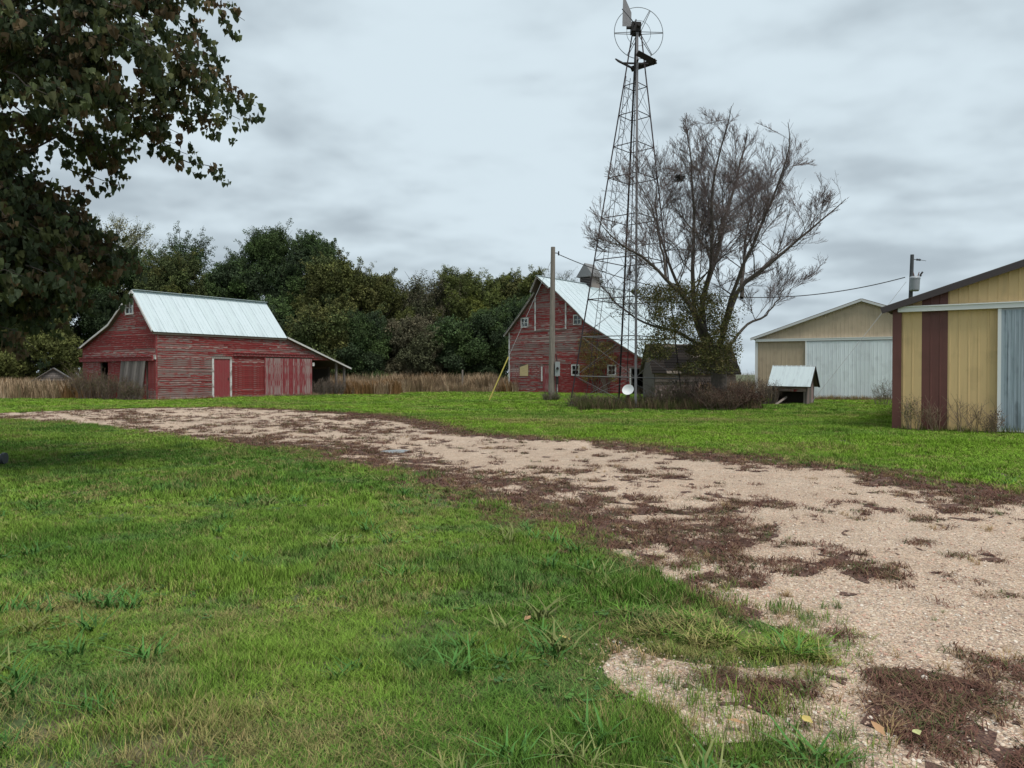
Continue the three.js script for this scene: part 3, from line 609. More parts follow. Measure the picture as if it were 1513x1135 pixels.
// ============================================================ dark old shed behind the windmill
{
  const T = thing('old_shed', 'sagging old shed with a dark shingled roof behind the windmill and tree', 'shed', 8.75, 0, -46, 0.03);
  KEEP.push([11.25, 47.6, 1, 0, 2.7, 2]);
  const R = rng(81), dark = [[0.02, 0.017, 0.015], [0.028, 0.023, 0.02], [0.015, 0.013, 0.012]].map(([r, g, b]) => new THREE.MeshPhysicalMaterial({ color: lin(r, g, b), roughness: 1, specularIntensity: 0.15 }));
  const rowsOf = (m, o, ex, ey, n) => { const up = ex.clone().cross(ey).normalize().multiplyScalar(0.02); for (let k = 0; k < n; k++) for (let j = 0; j < 6; j++) { if (R() < 0.04) continue; along(mesh('shingle', boardGeo, dark[Math.floor(R() * 3)], m), o.clone().addScaledVector(ey, k / n).addScaledVector(ex, (j + 0.02 * R()) / 6).addScaledVector(up, 0.1), ex.clone().multiplyScalar(0.995 / 6), ey.clone().multiplyScalar(1.02 / n), up.clone().multiplyScalar(1 + R())); } };
  const o1 = V(-0.25, 1.66, 0.3), ex1 = V(5.5, -0.05, 0), ey1 = V(0.0, 1.82, -1.95), d1 = slope(T, o1, ex1, ey1, 82, 0.06, innerWood, dark); [...d1.children].forEach((c) => d1.remove(c)); rowsOf(d1, o1, ex1, ey1, 11);
  const o2 = V(5.25, 1.6, -3.6), ex2 = V(-5.5, 0.06, 0), d2 = slope(T, o2, ex2, V(0, 1.86, 1.95), 83, 0.06, innerWood, dark); [...d2.children].forEach((c) => d2.remove(c)); rowsOf(d2, o2, ex2, V(0, 1.86, 1.95), 8);
  const w = mesh('front_wall', bx(0, 5, 0.02, 1.7, -0.1, 0), innerWood, T);
  for (let k = 0; k < 9; k++) for (let j = 0; j < 2; j++) if (R() > 0.12) mesh('siding_board', bx(j * 2.5 + 0.01, j * 2.5 + 2.48, 0.05 + k * 0.18, 0.21 + k * 0.18, 0.001, 0.022), RED[11], w);
  for (const x of [0, 4.95]) { const e = mesh('end_wall', slab([[0, 0.02], [3.3, 0.02], [3.3, 1.65], [1.65, 3.3], [0, 1.65]], 0.06), GREYWOOD[3], T); e.rotation.y = Math.PI / 2; e.position.set(x, 0, 0); }
  mesh('back_wall', bx(0, 5, 0.02, 1.7, -3.3, -3.2), innerWood, T);
}
// ============================================================ small gabled shelter in the tall grass
{
  const T = thing('grass_shelter', 'small grey gabled shelter half hidden in tall dry grass', 'shelter', -33.3, 0, -52.4, 0.5);
  const roofM = [std(0.2, 0.2, 0.2, 0.8), std(0.24, 0.235, 0.225, 0.8)];
  const g = mesh('front_gable', slab([[0, 1.25], [2.2, 1.25], [1.1, 1.98]], 0.05), GREYWOOD[0], T); for (let k = 0; k < 4; k++) mesh('plank', bx(0.2 + k * 0.22, 2.0 - k * 0.22, 1.3 + k * 0.14, 1.43 + k * 0.14, 0.001, 0.02), GREYWOOD[k], g);
  mesh('tie_beam', bx(-0.05, 2.25, 1.14, 1.25, -0.05, 0.04), GREYWOOD[2], T);
  for (const x of [0.05, 2.1]) { mesh('post', bx(x - 0.05, x + 0.05, 0, 1.2, -0.1, 0), GREYWOOD[1], T); mesh('post', bx(x - 0.05, x + 0.05, 0, 1.2, -2.4, -2.3), GREYWOOD[1], T); }
  mesh('back_wall', bx(0, 2.2, 0, 1.2, -2.3, -2.25), innerWood, T);
  slope(T, V(2.42, 1.1, 0.15), V(0, 0, -2.6), V(-1.32, 0.93, 0), 84, 0.04, innerWood, roofM); slope(T, V(-0.22, 1.1, -2.45), V(0, 0, 2.6), V(1.32, 0.93, 0), 85, 0.04, innerWood, roofM);
}

// ============================================================ windmill
{
  const T = thing('windmill', 'tall rusty lattice windmill tower whose wheel has lost its blades', 'windmill', 5.52, 0, -36.2); T.rotation.z = -0.0255;
  const r = (h) => 2.72 * (1 - h / 19.4), C = (k, h) => { const a = k * Math.PI / 2; return V(Math.sin(a) * r(h), h, Math.cos(a) * r(h)); };   // k: 0 front, 1 right, 2 rear, 3 left
  const paint = [galv, rustSteel, rustSteel, rustSteel];
  const lower = std(0.2, 0.19, 0.185, 0.6, { metalness: 0.2 });
  for (let k = 0; k < 4; k++) { const a = C(k, -0.25), b = C(k, 17.9), m = k === 0 ? std(0.17, 0.165, 0.17, 0.6, { metalness: 0.2 }) : k === 2 ? darkIron : rustSteel;
    const n = V(Math.sin(k * Math.PI / 2), 0, Math.cos(k * Math.PI / 2)), s = V(n.z, 0, -n.x), w = k === 0 ? 0.075 : 0.062;
    mesh('leg', [bar(a.clone().addScaledVector(s, -w * 0.35), b.clone().addScaledVector(s, -w * 0.35), w, 0.014).rotateY(0), bar(a.clone().addScaledVector(s, w * 0.35), b.clone().addScaledVector(s, w * 0.35), w * 0.5, w * 0.6)], m, T); }
  const hs = [1.45, 3.35, 5.15, 7.05, 9.05, 11.0, 12.5, 14.0, 15.4];
  hs.forEach((h, i) => { for (let k = 0; k < 4; k++) {
    mesh('girt', bar(C(k, h), C((k + 1) % 4, h), 0.033, 0.033), i < 2 ? lower : rustSteel, T);
    const t = i ? hs[i - 1] : 0.1; mesh('brace_rod', rod(C(k, t), C((k + 1) % 4, h), 0.0085, 0.0085, 5), i < 2 ? lower : rustSteel, T); mesh('brace_rod', rod(C((k + 1) % 4, t), C(k, h), 0.0085, 0.0085, 5), i < 2 ? lower : rustSteel, T);
  } });
  const pump = mesh('pump_rod', rod(V(0, 0.2, 0), V(0, 17.6, 0), 0.022), darkIron, T);
  // ladder on the face between the left and rear legs
  const F = (h, o) => { const a = C(3, h), b = C(2, h), m = a.clone().lerp(b, 0.34), d = b.clone().sub(a).normalize(); return m.addScaledVector(d, o); };
  const lad = mesh('ladder', [bar(F(0.6, -0.17), F(15.9, -0.17), 0.025), bar(F(0.6, 0.17), F(15.9, 0.17), 0.025)], rustSteel, T);
  for (let h = 0.9; h < 15.9; h += 0.38) mesh('rung', rod(F(h, -0.17), F(h, 0.17), 0.011, 0.011, 5), rustSteel, lad);
  // plank platform
  const pc = [V(0, 16.6, 0.85), V(0.85, 16.6, 0), V(0, 16.6, -0.85), V(-0.85, 16.6, 0)];
  for (const [a, b] of [[3, 2], [2, 1], [1, 0]]) { const d = pc[b].clone().sub(pc[a]).multiplyScalar(0.1); mesh('platform_plank', bar(pc[a].clone().sub(d), pc[b].clone().add(d), 0.26, 0.06), oldPlank, T); }
  mesh('platform_bearer', [bar(V(-0.6, 16.5, 0), V(0.6, 16.5, 0), 0.07), bar(V(0, 16.5, -0.6), V(0, 16.43, 0.6), 0.07)], darkIron, T);
  mesh('mast', rod(V(0, 15.8, 0), V(0, 18.15, 0), 0.06), darkIron, T);
  // gear head
  const gh = mesh('gear_head', [bx(-0.28, 0.16, 17.95, 18.38, -0.25, 0.25), rod(V(0.05, 18.2, -0.5), V(0.05, 18.2, 0.42), 0.1, 0.1, 10), bx(-0.5, -0.22, 18.14, 18.28, -0.06, 0.1), rod(V(-0.1, 18.35, 0.05), V(-0.06, 18.58, 0.05), 0.05, 0.03), bx(-0.2, 0.2, 17.86, 18.02, -0.18, 0.18)].map((g) => g.index ? g.toNonIndexed() : g), darkIron, T);
  // wheel without blades
  const W = new THREE.Group(); W.name = 'wheel'; W.position.set(0.16, 18.14, -0.42); W.rotation.set(0.05, 0.12, 0.06); T.add(W);
  const pale = std(0.2, 0.22, 0.235, 0.55, { metalness: 0.3 });
  mesh('rim', new THREE.TorusGeometry(1.21, 0.017, 6, 72), pale, W); mesh('inner_rim', new THREE.TorusGeometry(0.6, 0.011, 5, 48), pale, W);
  for (let k = 0; k < 6; k++) { const a = k * Math.PI / 3 + 0.02, c = Math.cos(a), s = Math.sin(a); mesh('spoke', [rod(V(c * 0.08 - s * 0.06, s * 0.08 + c * 0.06, 0), V(c * 1.21 - s * 0.02, s * 1.21 + c * 0.02, 0), 0.017), rod(V(c * 0.08 + s * 0.06, s * 0.08 - c * 0.06, 0), V(c * 1.21 + s * 0.02, s * 1.21 - c * 0.02, 0), 0.017)], std(0.1, 0.105, 0.115, 0.6), W); }
  // tail vane
  const vd = V(-0.51, 0, 0.86), at = (s, y) => V(vd.x * s, 18.22 + y, vd.z * s), vg = slab([[0.75, -0.32], [1.78, -0.74], [1.78, 0.74], [0.75, 0.32]], 0.01);
  const tv = new THREE.Group(); tv.name = 'tail'; T.add(tv);
  mesh('tail_bone', bar(at(0.1, 0.05), at(1.85, 0.08), 0.035), darkIron, tv);
  const vn = mesh('vane', vg, new THREE.MeshStandardMaterial({ roughness: 0.6, metalness: 0.15, map: colourMap(64, 64, (i, j) => { const n = fbm(i / 9, j / 9, 4, 97); return mix3([0.33, 0.32, 0.33], [0.22, 0.2, 0.2], n); }) }), tv);
  vn.position.set(0, 18.28, 0); vn.rotation.y = Math.atan2(-vd.z, vd.x);
}

// ============================================================ poles and wires
{
  const T = thing('utility_pole', 'weathered wooden utility pole with an electric meter box, before the red barn', 'utility pole', 2.37, 0, -45); T.rotation.z = -0.009;
  mesh('pole', rod(V(0, -0.1, 0), V(0, 9.2, 0), 0.2, 0.13, 14), poleWood, T);
  const box = mesh('meter_box', bx(0.18, 0.47, 1.5, 2.35, 0.02, 0.25), std(0.36, 0.38, 0.39, 0.5, { metalness: 0.3 }), T);
  mesh('meter', rod(V(0.32, 1.95, 0.25), V(0.32, 1.95, 0.33), 0.085, 0.075, 14), darkIron, box); mesh('lower_box', bx(0.22, 0.4, 1.0, 1.45, 0.03, 0.2), darkIron, box);
  mesh('conduit', [rod(V(0.3, 0, 0.1), V(0.3, 1.5, 0.1), 0.035), rod(V(0.3, 2.35, 0.1), V(0.24, 2.8, 0.05), 0.03)], darkIron, T);
  mesh('wire_bracket', [bar(V(0.1, 8.85, 0), V(0.34, 8.83, 0.02), 0.05), rod(V(0.34, 8.7, 0.02), V(0.34, 8.95, 0.02), 0.045)], darkIron, T);
  // guy wire with a yellow sleeve
  const G = thing('guy_wire', 'guy wire in a yellow sleeve slanting to the grass beside the red barn', 'guy wire', -1.38, 0, -44.8);
  const a = V(0, 0, 0), b = V(3.78, 8.5, -0.2); mesh('strand', rod(a, b, 0.014, 0.014, 5), galv, G); mesh('sleeve', rod(a.clone().lerp(b, 0.004), a.clone().lerp(b, 0.31), 0.038, 0.038, 8), std(0.62, 0.5, 0.12, 0.6), G);
}
{
  const T = thing('transformer_pole', 'wooden power pole with a grey transformer showing above the yellow shed roof', 'utility pole', 21.28, 0, -40); T.rotation.z = -0.03;
  mesh('pole', rod(V(-0.25, -0.1, 0), V(-0.25, 7.95, 0), 0.13, 0.09, 12), std(0.07, 0.075, 0.08, 0.9), T);
  const tr = mesh('transformer', new THREE.LatheGeometry([[0, 5.98], [0.2, 5.98], [0.24, 6.05], [0.25, 6.6], [0.27, 6.62], [0.27, 6.68], [0.2, 6.76], [0, 6.78]].map(([x, y]) => new THREE.Vector2(x, y)), 20), std(0.30, 0.32, 0.335, 0.5, { metalness: 0.2 }), T); tr.position.set(-0.22, 0, 0.3);
  for (const x of [-0.1, 0.1]) mesh('bushing', rod(V(x, 6.74, 0.1), V(x * 1.6, 6.98, 0.1), 0.035, 0.02, 8), std(0.15, 0.08, 0.06, 0.3), tr);
  mesh('fuse_arm', [bar(V(0.2, 6.85, 0), V(0.34, 7.05, 0), 0.07), bar(V(-0.2, 6.6, 0.05), V(0.3, 6.85, 0), 0.035)], darkIron, T);
  mesh('insulator', [rod(V(-0.2, 7.7, 0), V(0.06, 7.69, 0), 0.02), rod(V(0.0, 7.69, 0), V(0.08, 7.69, 0), 0.06, 0.05, 10), rod(V(0.12, 7.69, 0), V(0.2, 7.68, 0), 0.06, 0.05, 10), rod(V(0.2, 7.68, 0), V(0.5, 7.64, 0), 0.012)], std(0.05, 0.05, 0.06, 0.4), T);
}
function cable(name, label, a, b, sag, r, mat = cableBlack) {
  const pts = []; for (let k = 0; k <= 24; k++) { const t = k / 24; pts.push(a.clone().lerp(b, t).add(V(0, -sag * 4 * t * (1 - t), 0))); }
  return tag(mesh(name, new THREE.TubeGeometry(new THREE.CatmullRomCurve3(pts), 48, r, 5), mat), label, 'wire');
}
cable('service_wire', 'black service wire sagging between the two utility poles behind the bare tree', V(2.74, 8.78, -45), V(20.9, 6.75, -40), 1.75, 0.026);
cable('stay_wire', 'thin stay wire running down from the transformer pole to the little hut', V(20.9, 6.5, -39.9), V(15.6, 0.1, -39.2), 0.03, 0.012, galv);
{ // fence post far back in the tall grass
  const p = mesh('fence_post', rod(V(0, -0.05, 0), V(0.02, 2.0, 0), 0.1, 0.08, 8), poleWood); p.position.set(-4.5, 0, -68); tag(p, 'grey wooden fence post in tall dry grass between the two red buildings', 'fence post');
  // white dish on a rusty stand beside the windmill leg
  const T = thing('white_dish', 'white round dish on a rusty stand beside the windmill leg', 'dish', 5.25, 0, -33.9);
  const pts = []; for (let k = 0; k <= 10; k++) { const t = k / 10; pts.push(new THREE.Vector2(0.27 * t, 0.11 * t * t)); } for (let k = 10; k >= 0; k--) { const t = k / 10; pts.push(new THREE.Vector2(0.262 * t, 0.11 * t * t + 0.012)); }
  const d = mesh('dish', new THREE.LatheGeometry(pts, 28), std(0.78, 0.79, 0.78, 0.5), T); d.position.set(0, 0.85, 0.05); d.rotation.set(1.0, 0, 0.35);
  mesh('stand', [rod(V(0.02, 0, -0.08), V(0.02, 0.82, -0.06), 0.07, 0.06, 8), bx(-0.12, 0.16, 0, 0.4, -0.2, 0.05).toNonIndexed()].map((g) => g.index ? g.toNonIndexed() : g), std(0.085, 0.03, 0.022, 0.9), T);
  // pipe end at the lawn's margin
  const P = thing('metal_pipe', 'short grey metal pipe with a dark collar lying in the lawn', 'pipe', -8.9, 0.09, -13.1, 0.1);
  mesh('tube', rod(V(-0.9, 0.02, 0), V(0, 0.04, 0), 0.075, 0.075, 20), std(0.5, 0.53, 0.55, 0.35, { metalness: 0.5 }), P); mesh('collar', rod(V(0, 0.04, 0), V(0.05, 0.04, 0), 0.1, 0.1, 20), std(0.05, 0.055, 0.06, 0.5), P); mesh('foot', [bx(-0.5, -0.4, -0.09, -0.02, -0.08, 0.08), bx(-0.03, 0.0, -0.09, -0.02, -0.06, 0.06)], darkIron, P);
}

// ============================================================ trees and shrubs
class Wood {                                               // tapered limbs gathered into one geometry
  constructor(sides = 6) { this.p = []; this.n = []; this.uv = []; this.i = []; this.s = sides; }
  limb(pts, radii) {
    const S = pts.length < 4 && radii[0] < 0.03 ? 3 : this.s; let u = null;
    for (let k = 0; k < pts.length; k++) {
      const d = (pts[Math.min(k + 1, pts.length - 1)]).clone().sub(pts[Math.max(k - 1, 0)]).normalize();
      if (!u) u = Math.abs(d.y) < 0.9 ? V(0, 1, 0).cross(d).normalize() : V(1, 0, 0).cross(d).normalize(); else u.addScaledVector(d, -u.dot(d)).normalize();
      const w = d.clone().cross(u), base = this.p.length / 3;
      for (let q = 0; q < S; q++) { const a = q / S * 6.2832, c = Math.cos(a), s = Math.sin(a), nx = u.x * c + w.x * s, ny = u.y * c + w.y * s, nz = u.z * c + w.z * s, r = radii[k]; this.p.push(pts[k].x + nx * r, pts[k].y + ny * r, pts[k].z + nz * r); this.n.push(nx, ny, nz); this.uv.push(q / S, pts[k].y); }
      if (k) for (let q = 0; q < S; q++) { const a = base - S + q, b = base - S + (q + 1) % S; this.i.push(a, b, base + q, b, base + (q + 1) % S, base + q); }
    }
  }
  build(name, mat, parent) { const g = new THREE.BufferGeometry(); g.setAttribute('position', new THREE.Float32BufferAttribute(this.p, 3)); g.setAttribute('normal', new THREE.Float32BufferAttribute(this.n, 3)); g.setAttribute('uv', new THREE.Float32BufferAttribute(this.uv, 2)); g.setIndex(this.i); return mesh(name, g, mat, parent); }
}
const barkMap = colourMap(128, 256, (i, j) => { const n = fbm(i / 5, j / 26, 4, 501), b = 0.5 + n; return [0.115 * b, 0.095 * b, 0.08 * b]; });
const bark = new THREE.MeshStandardMaterial({ map: barkMap, bumpMap: heightMap(128, 256, (i, j) => fbm(i / 5, j / 26, 4, 501)), bumpScale: 0.03, roughness: 0.95 });
const twigBark = std(0.17, 0.13, 0.125, 0.95), darkBark = std(0.03, 0.026, 0.022, 0.95);
const leafMat = new THREE.MeshPhysicalMaterial({ color: lin(1, 1, 1), roughness: 0.8, side: THREE.DoubleSide, transmission: 0.4, thickness: 0, specularIntensity: 0.3 });
const plainLeaf = new THREE.MeshStandardMaterial({ color: lin(1, 1, 1), roughness: 0.9, side: THREE.DoubleSide });
// a spray of n small leaves within a unit ball, each folded along its rib
function spray(n, seed, size, flat = 0.6, heart = false, droop = 0) {
  const R = rng(seed), pos = [], q = new THREE.Quaternion(), e = new THREE.Euler();
  for (let k = 0; k < n; k++) {
    const c = V(R() * 2 - 1, (R() * 2 - 1) * 0.8, R() * 2 - 1); if (c.length() > 1) c.setLength(0.4 + 0.6 * R());
    q.setFromEuler(droop ? e.set(droop + (R() - 0.5) * 1.3, R() * 6.283, (R() - 0.5) * 0.9, 'YXZ') : e.set((R() - 0.5) * 6 * flat, R() * 6.283, (R() - 0.5) * 6 * flat)); const s = size * (0.6 + 0.8 * R());
    const P = (heart ? [[0, 0, -0.6], [0.75, 0.16, -0.5], [0.55, 0.1, 0.35], [0, -0.12, 1], [-0.55, 0.1, 0.35], [-0.75, 0.16, -0.5]] : [[0, 0, -1], [0.52, 0.14, -0.15], [0.3, 0.1, 0.55], [0, 0, 1], [-0.3, 0.1, 0.55], [-0.52, 0.14, -0.15]]).map(([x, y, z]) => V(x * s, y * s, z * s).applyQuaternion(q).add(c));
    for (const [a, b, d] of [[0, 1, 3], [1, 2, 3], [0, 3, 5], [3, 4, 5]]) for (const m of [a, b, d]) pos.push(P[m].x, P[m].y, P[m].z);
  }
  const g = new THREE.BufferGeometry(); g.setAttribute('position', new THREE.Float32BufferAttribute(pos, 3)); g.computeVertexNormals(); return g;
}
const SPRAY = [spray(12, 1, 0.34), spray(10, 2, 0.36), spray(14, 3, 0.30)], SPARSE = spray(6, 5, 0.26), NEARLEAF = [spray(8, 7, 0.46, 0.42, true, 1.05)];
function wander(R, a, b, n, jitter) { const pts = [a.clone()]; for (let k = 1; k < n; k++) pts.push(a.clone().lerp(b, k / n).add(V((R() - 0.5) * jitter, (R() - 0.5) * jitter, (R() - 0.5) * jitter))); pts.push(b.clone()); return pts; }
const tapers = (n, r0, r1) => Array.from({ length: n }, (_, k) => mix(r0, r1, k / (n - 1)));
function shade3(R, c, v) { const b = 1 - v + 2 * v * R(); return [c[0] * b, c[1] * b, c[2] * b]; }

// a leafy tree: limbs reach into lobes, sprays fill the lobes' outer shells
function leafyTree(o) {
  const T = thing(o.name ?? 'broadleaf_tree', o.label, 'tree', o.x, 0, -o.d, 0, o.group), R = rng(o.seed), H = o.h, rx = o.w / 2, base = o.base ?? 0.12;
  const wood = new Wood(6), fork = H * (0.22 + 0.1 * R()), r0 = 0.012 * H + 0.04;
  const mid = V((R() - 0.5) * rx * 0.3, H * 0.75, (R() - 0.5) * rx * 0.3);
  wood.limb(wander(R, V(0, -0.1, 0), mid, 6, 0.25), tapers(7, r0, r0 * 0.3));
  const list = [], M = new THREE.Matrix4(), Q = new THREE.Quaternion(), E = new THREE.Euler(), lobes = Math.round((o.lobes ?? 16) * 1.7);
  for (let k = 0; k < lobes; k++) {
    const t = (k + 0.5) / lobes, y = H * mix(base + 0.06, 0.93, Math.pow(t, 0.85)), prof = Math.sin(Math.PI * clamp(0.22 + 0.70 * (y / H - base) / (1 - base), 0.05, 0.985)), a = k * 2.4 + R() * 0.9, rr = rx * prof * (0.3 + 0.68 * R());
    const c = V(Math.cos(a) * rr, y, Math.sin(a) * rr * 0.9), lr = (o.lobe ?? 0.25) * rx * (0.5 + 1.0 * R()) + 0.35;
    const s = V(mid.x * (y / H), Math.max(fork * (0.5 + 0.5 * R()), y - rr * 0.9 - 0.8), mid.z * (y / H)); wood.limb(wander(R, s, c, 3, 0.4), tapers(4, r0 * 0.4, 0.03));
    for (let q = 0; q < 6; q++) { const e = c.clone().add(V((R() - 0.5) * 2 * lr, (R() - 0.3) * 1.4 * lr, (R() - 0.5) * 2 * lr)); wood.limb(wander(R, c.clone().lerp(s, 0.25 * R()), e, 2, 0.25), tapers(3, 0.035, 0.008)); }
    if (y > H * 0.5) for (let q = 0; q < 4; q++) {            // loose shoots that break the outline
      const dir = V(Math.cos(a) * 0.7 + (R() - 0.5), 0.7 + R() * 0.9, Math.sin(a) * 0.7 + (R() - 0.5)).normalize(), L = lr * (0.9 + 0.9 * R()), e = c.clone().addScaledVector(dir, L); if (e.y > H * 1.07) continue;
      wood.limb(wander(R, c, e, 3, 0.2), tapers(4, 0.03, 0.008));
      for (let m = 0; m < 11; m++) { const sz = 0.2 * (0.6 + 0.8 * R()), p = c.clone().lerp(e, 0.45 + 0.57 * R()).add(V((R() - 0.5) * 0.45, (R() - 0.5) * 0.4, (R() - 0.5) * 0.45)); M.compose(p, Q.setFromEuler(E.set(R() * 6, R() * 6, R() * 6)), V(sz, sz, sz)); list.push([M.clone(), shade3(R, o.colours[Math.floor(R() * o.colours.length)], 0.35)]); }
    }
    const n = Math.round((o.per ?? 190) * (lr / 1.2) ** 2), tint = shade3(R, o.colours[Math.floor(R() * o.colours.length)], 0.18);
    for (let q = 0; q < n; q++) {
      const u = R() * 2 - 1, f = R() * 6.283, w = Math.sqrt(1 - u * u), rad = lr * Math.pow(R(), 0.42) * (0.8 + 0.45 * noise(Math.cos(f) * 2 + k * 7, u * 3, 40 + k));
      const p = V(c.x + Math.cos(f) * w * rad, c.y + u * rad * 0.8, c.z + Math.sin(f) * w * rad); if (p.y < 0.2) continue;
      const sz = (o.leaf ?? 0.27) * (0.6 + 0.8 * R()); M.compose(p, Q.setFromEuler(E.set(R() * 6, R() * 6, R() * 6)), V(sz, sz, sz));
      list.push([M.clone(), shade3(R, tint, 0.35)]);
    }
  }
  wood.build('trunk', o.bark ?? darkBark, T);
  instanced('crown', o.spray ?? SPRAY[o.seed % 3], plainLeaf, list, T);
  return T;
}
const DARKG = [[0.053, 0.090, 0.026], [0.065, 0.104, 0.027], [0.044, 0.070, 0.027]], OLIVE = [[0.106, 0.116, 0.027], [0.121, 0.121, 0.032], [0.076, 0.097, 0.027]], YELLOWG = [[0.174, 0.190, 0.036], [0.137, 0.164, 0.036], [0.106, 0.127, 0.032]], BROWNG = [[0.127, 0.116, 0.065], [0.090, 0.095, 0.044], [0.148, 0.127, 0.074]], PALE = [[0.222, 0.211, 0.106], [0.169, 0.180, 0.084], [0.148, 0.164, 0.074]];
const belt = [
  [-49.4, 95, 22.0, 9.5, PALE, 'tall pale thin-leaved tree rising behind the red shed gable', { per: 34, spray: SPARSE, base: 0.45, lobes: 15, leaf: 0.42 }],
  [-39.6, 90, 18.2, 9.5, DARKG, 'dark green tree with airy top behind the red shed ridge', { per: 60, base: 0.15 }],
  [-44.5, 84, 16.2, 8.5, PALE, 'greyish thin tree showing sky through it behind the red shed', { per: 38, spray: SPARSE, base: 0.2 }],
  [-31.5, 83, 13.8, 8.0, DARKG, 'low dark tree just above the white shed roof', {}],
  [-28.0, 86, 18.4, 9.0, DARKG, 'tallest dark green broad tree in the belt behind the red shed', { lobes: 22 }],
  [-22.3, 84, 17.4, 8.8, DARKG, 'dense dark tree beside the tallest one in the belt', { lobes: 20 }],
  [-18.3, 79, 13.6, 7.5, OLIVE, 'olive green tree behind the open lean-to', { lobes: 18 }],
  [-14.9, 83, 13.0, 6.8, OLIVE, 'olive tree with ragged top beyond the lean-to', {}],
  [-11.6, 86, 12.8, 7.0, BROWNG, 'grey-brown half bare tree in the middle of the belt', { per: 60, spray: SPARSE, leaf: 0.4 }],
  [-8.6, 88, 13.2, 6.2, BROWNG, 'brownish thinning tree beside the yellow-green one', { per: 70, spray: SPARSE, leaf: 0.4 }],
  [-6.2, 89, 14.2, 6.6, YELLOWG, 'yellow-green tree rising left of the red barn peak', { lobes: 18 }],
  [-1.6, 87, 13.2, 6.2, YELLOWG, 'yellowish green tree close to the red barn gable', {}],
  [1.8, 85, 13.2, 6.4, OLIVE, 'olive green tree just behind the red barn peak', {}],
  [5.4, 92, 13.8, 6.8, BROWNG, 'thin brown tree top above the white barn roof', { per: 45, spray: SPARSE }],
  [9.6, 96, 13.4, 7.2, DARKG, 'dark tree behind the barn cupola', {}],
  [14.0, 97, 12.4, 7.2, OLIVE, 'olive tree behind the far end of the barn roof', {}],
  [-41, 80, 14.6, 9, DARKG, 'full dark green tree behind the red shed gable peak', { base: 0.1, lobes: 20 }],
  [-35.4, 79, 14.2, 8.5, OLIVE, 'olive-tinged tree behind the middle of the white shed roof', { base: 0.1 }],
  [-47.5, 83, 14.0, 9, DARKG, 'dark green tree between the pale tree and the shelter', { base: 0.06, lobes: 20 }],
  [-12.9, 90, 11.8, 7, OLIVE, 'olive tree set back in the middle of the belt', { base: 0.08 }],
  [-16.6, 88, 12.4, 7, DARKG, 'dark tree set back beyond the lean-to roof', { base: 0.08 }],
  [-9.4, 94, 12.2, 7, YELLOWG, 'yellow-green tree set back behind the thinning trees', { base: 0.08 }],
  [-3.9, 93, 13.0, 6.0, OLIVE, 'olive tree filling the gap between the yellow-green trees', {}],
  [-24.4, 73, 8.6, 7.0, DARKG, 'low dark bushy tree behind the red shed end', { base: 0.02 }],
  [-18.6, 72, 8.0, 6.4, OLIVE, 'low olive bushy tree behind the lean-to', { base: 0.02 }],
  [-14.6, 74, 7.4, 6.6, DARKG, 'low dark thicket tree beyond the dry grass', { base: 0.02 }],
  [-10.4, 76, 6.9, 6.8, BROWNG, 'low brown-green thicket tree beyond the dry grass', { base: 0.02 }],
  [-6.6, 77, 6.8, 6.4, DARKG, 'dark thicket tree beyond the fence post', { base: 0.02 }],
  [-2.6, 78, 8.2, 6.6, DARKG, 'deep green thicket tree beside the red barn wall', { base: 0.02 }],
  [0.4, 80, 9.4, 6.0, DARKG, 'deep green thicket tree behind the red barn corner', { base: 0.02 }],
  [-52.0, 74, 17.0, 10.0, DARKG, 'tall dark tree behind the small grey shelter', { lobes: 20 }],
  [-45.5, 66, 13.5, 9.0, DARKG, 'dark tree over the tall grass by the shed', { base: 0.05, lobes: 20 }],
  [-39.5, 62, 9.5, 8.0, OLIVE, 'dark olive tree against the shed gable wall', { base: 0.04 }],
  [-48.0, 60, 8.5, 8.5, DARKG, 'low dark tree behind the grey shelter', { base: 0.02 }],
  [-60, 72, 15.0, 11, DARKG, 'dark tree beyond the low hanging leaves', { base: 0.03, lobes: 20 }],
];
belt.forEach(([x, d, h, w, colours, label, extra], i) => leafyTree({ x, d, h, w, colours, label, seed: 700 + i * 13, group: 'trees of the shelter belt behind the farm', ...extra }));

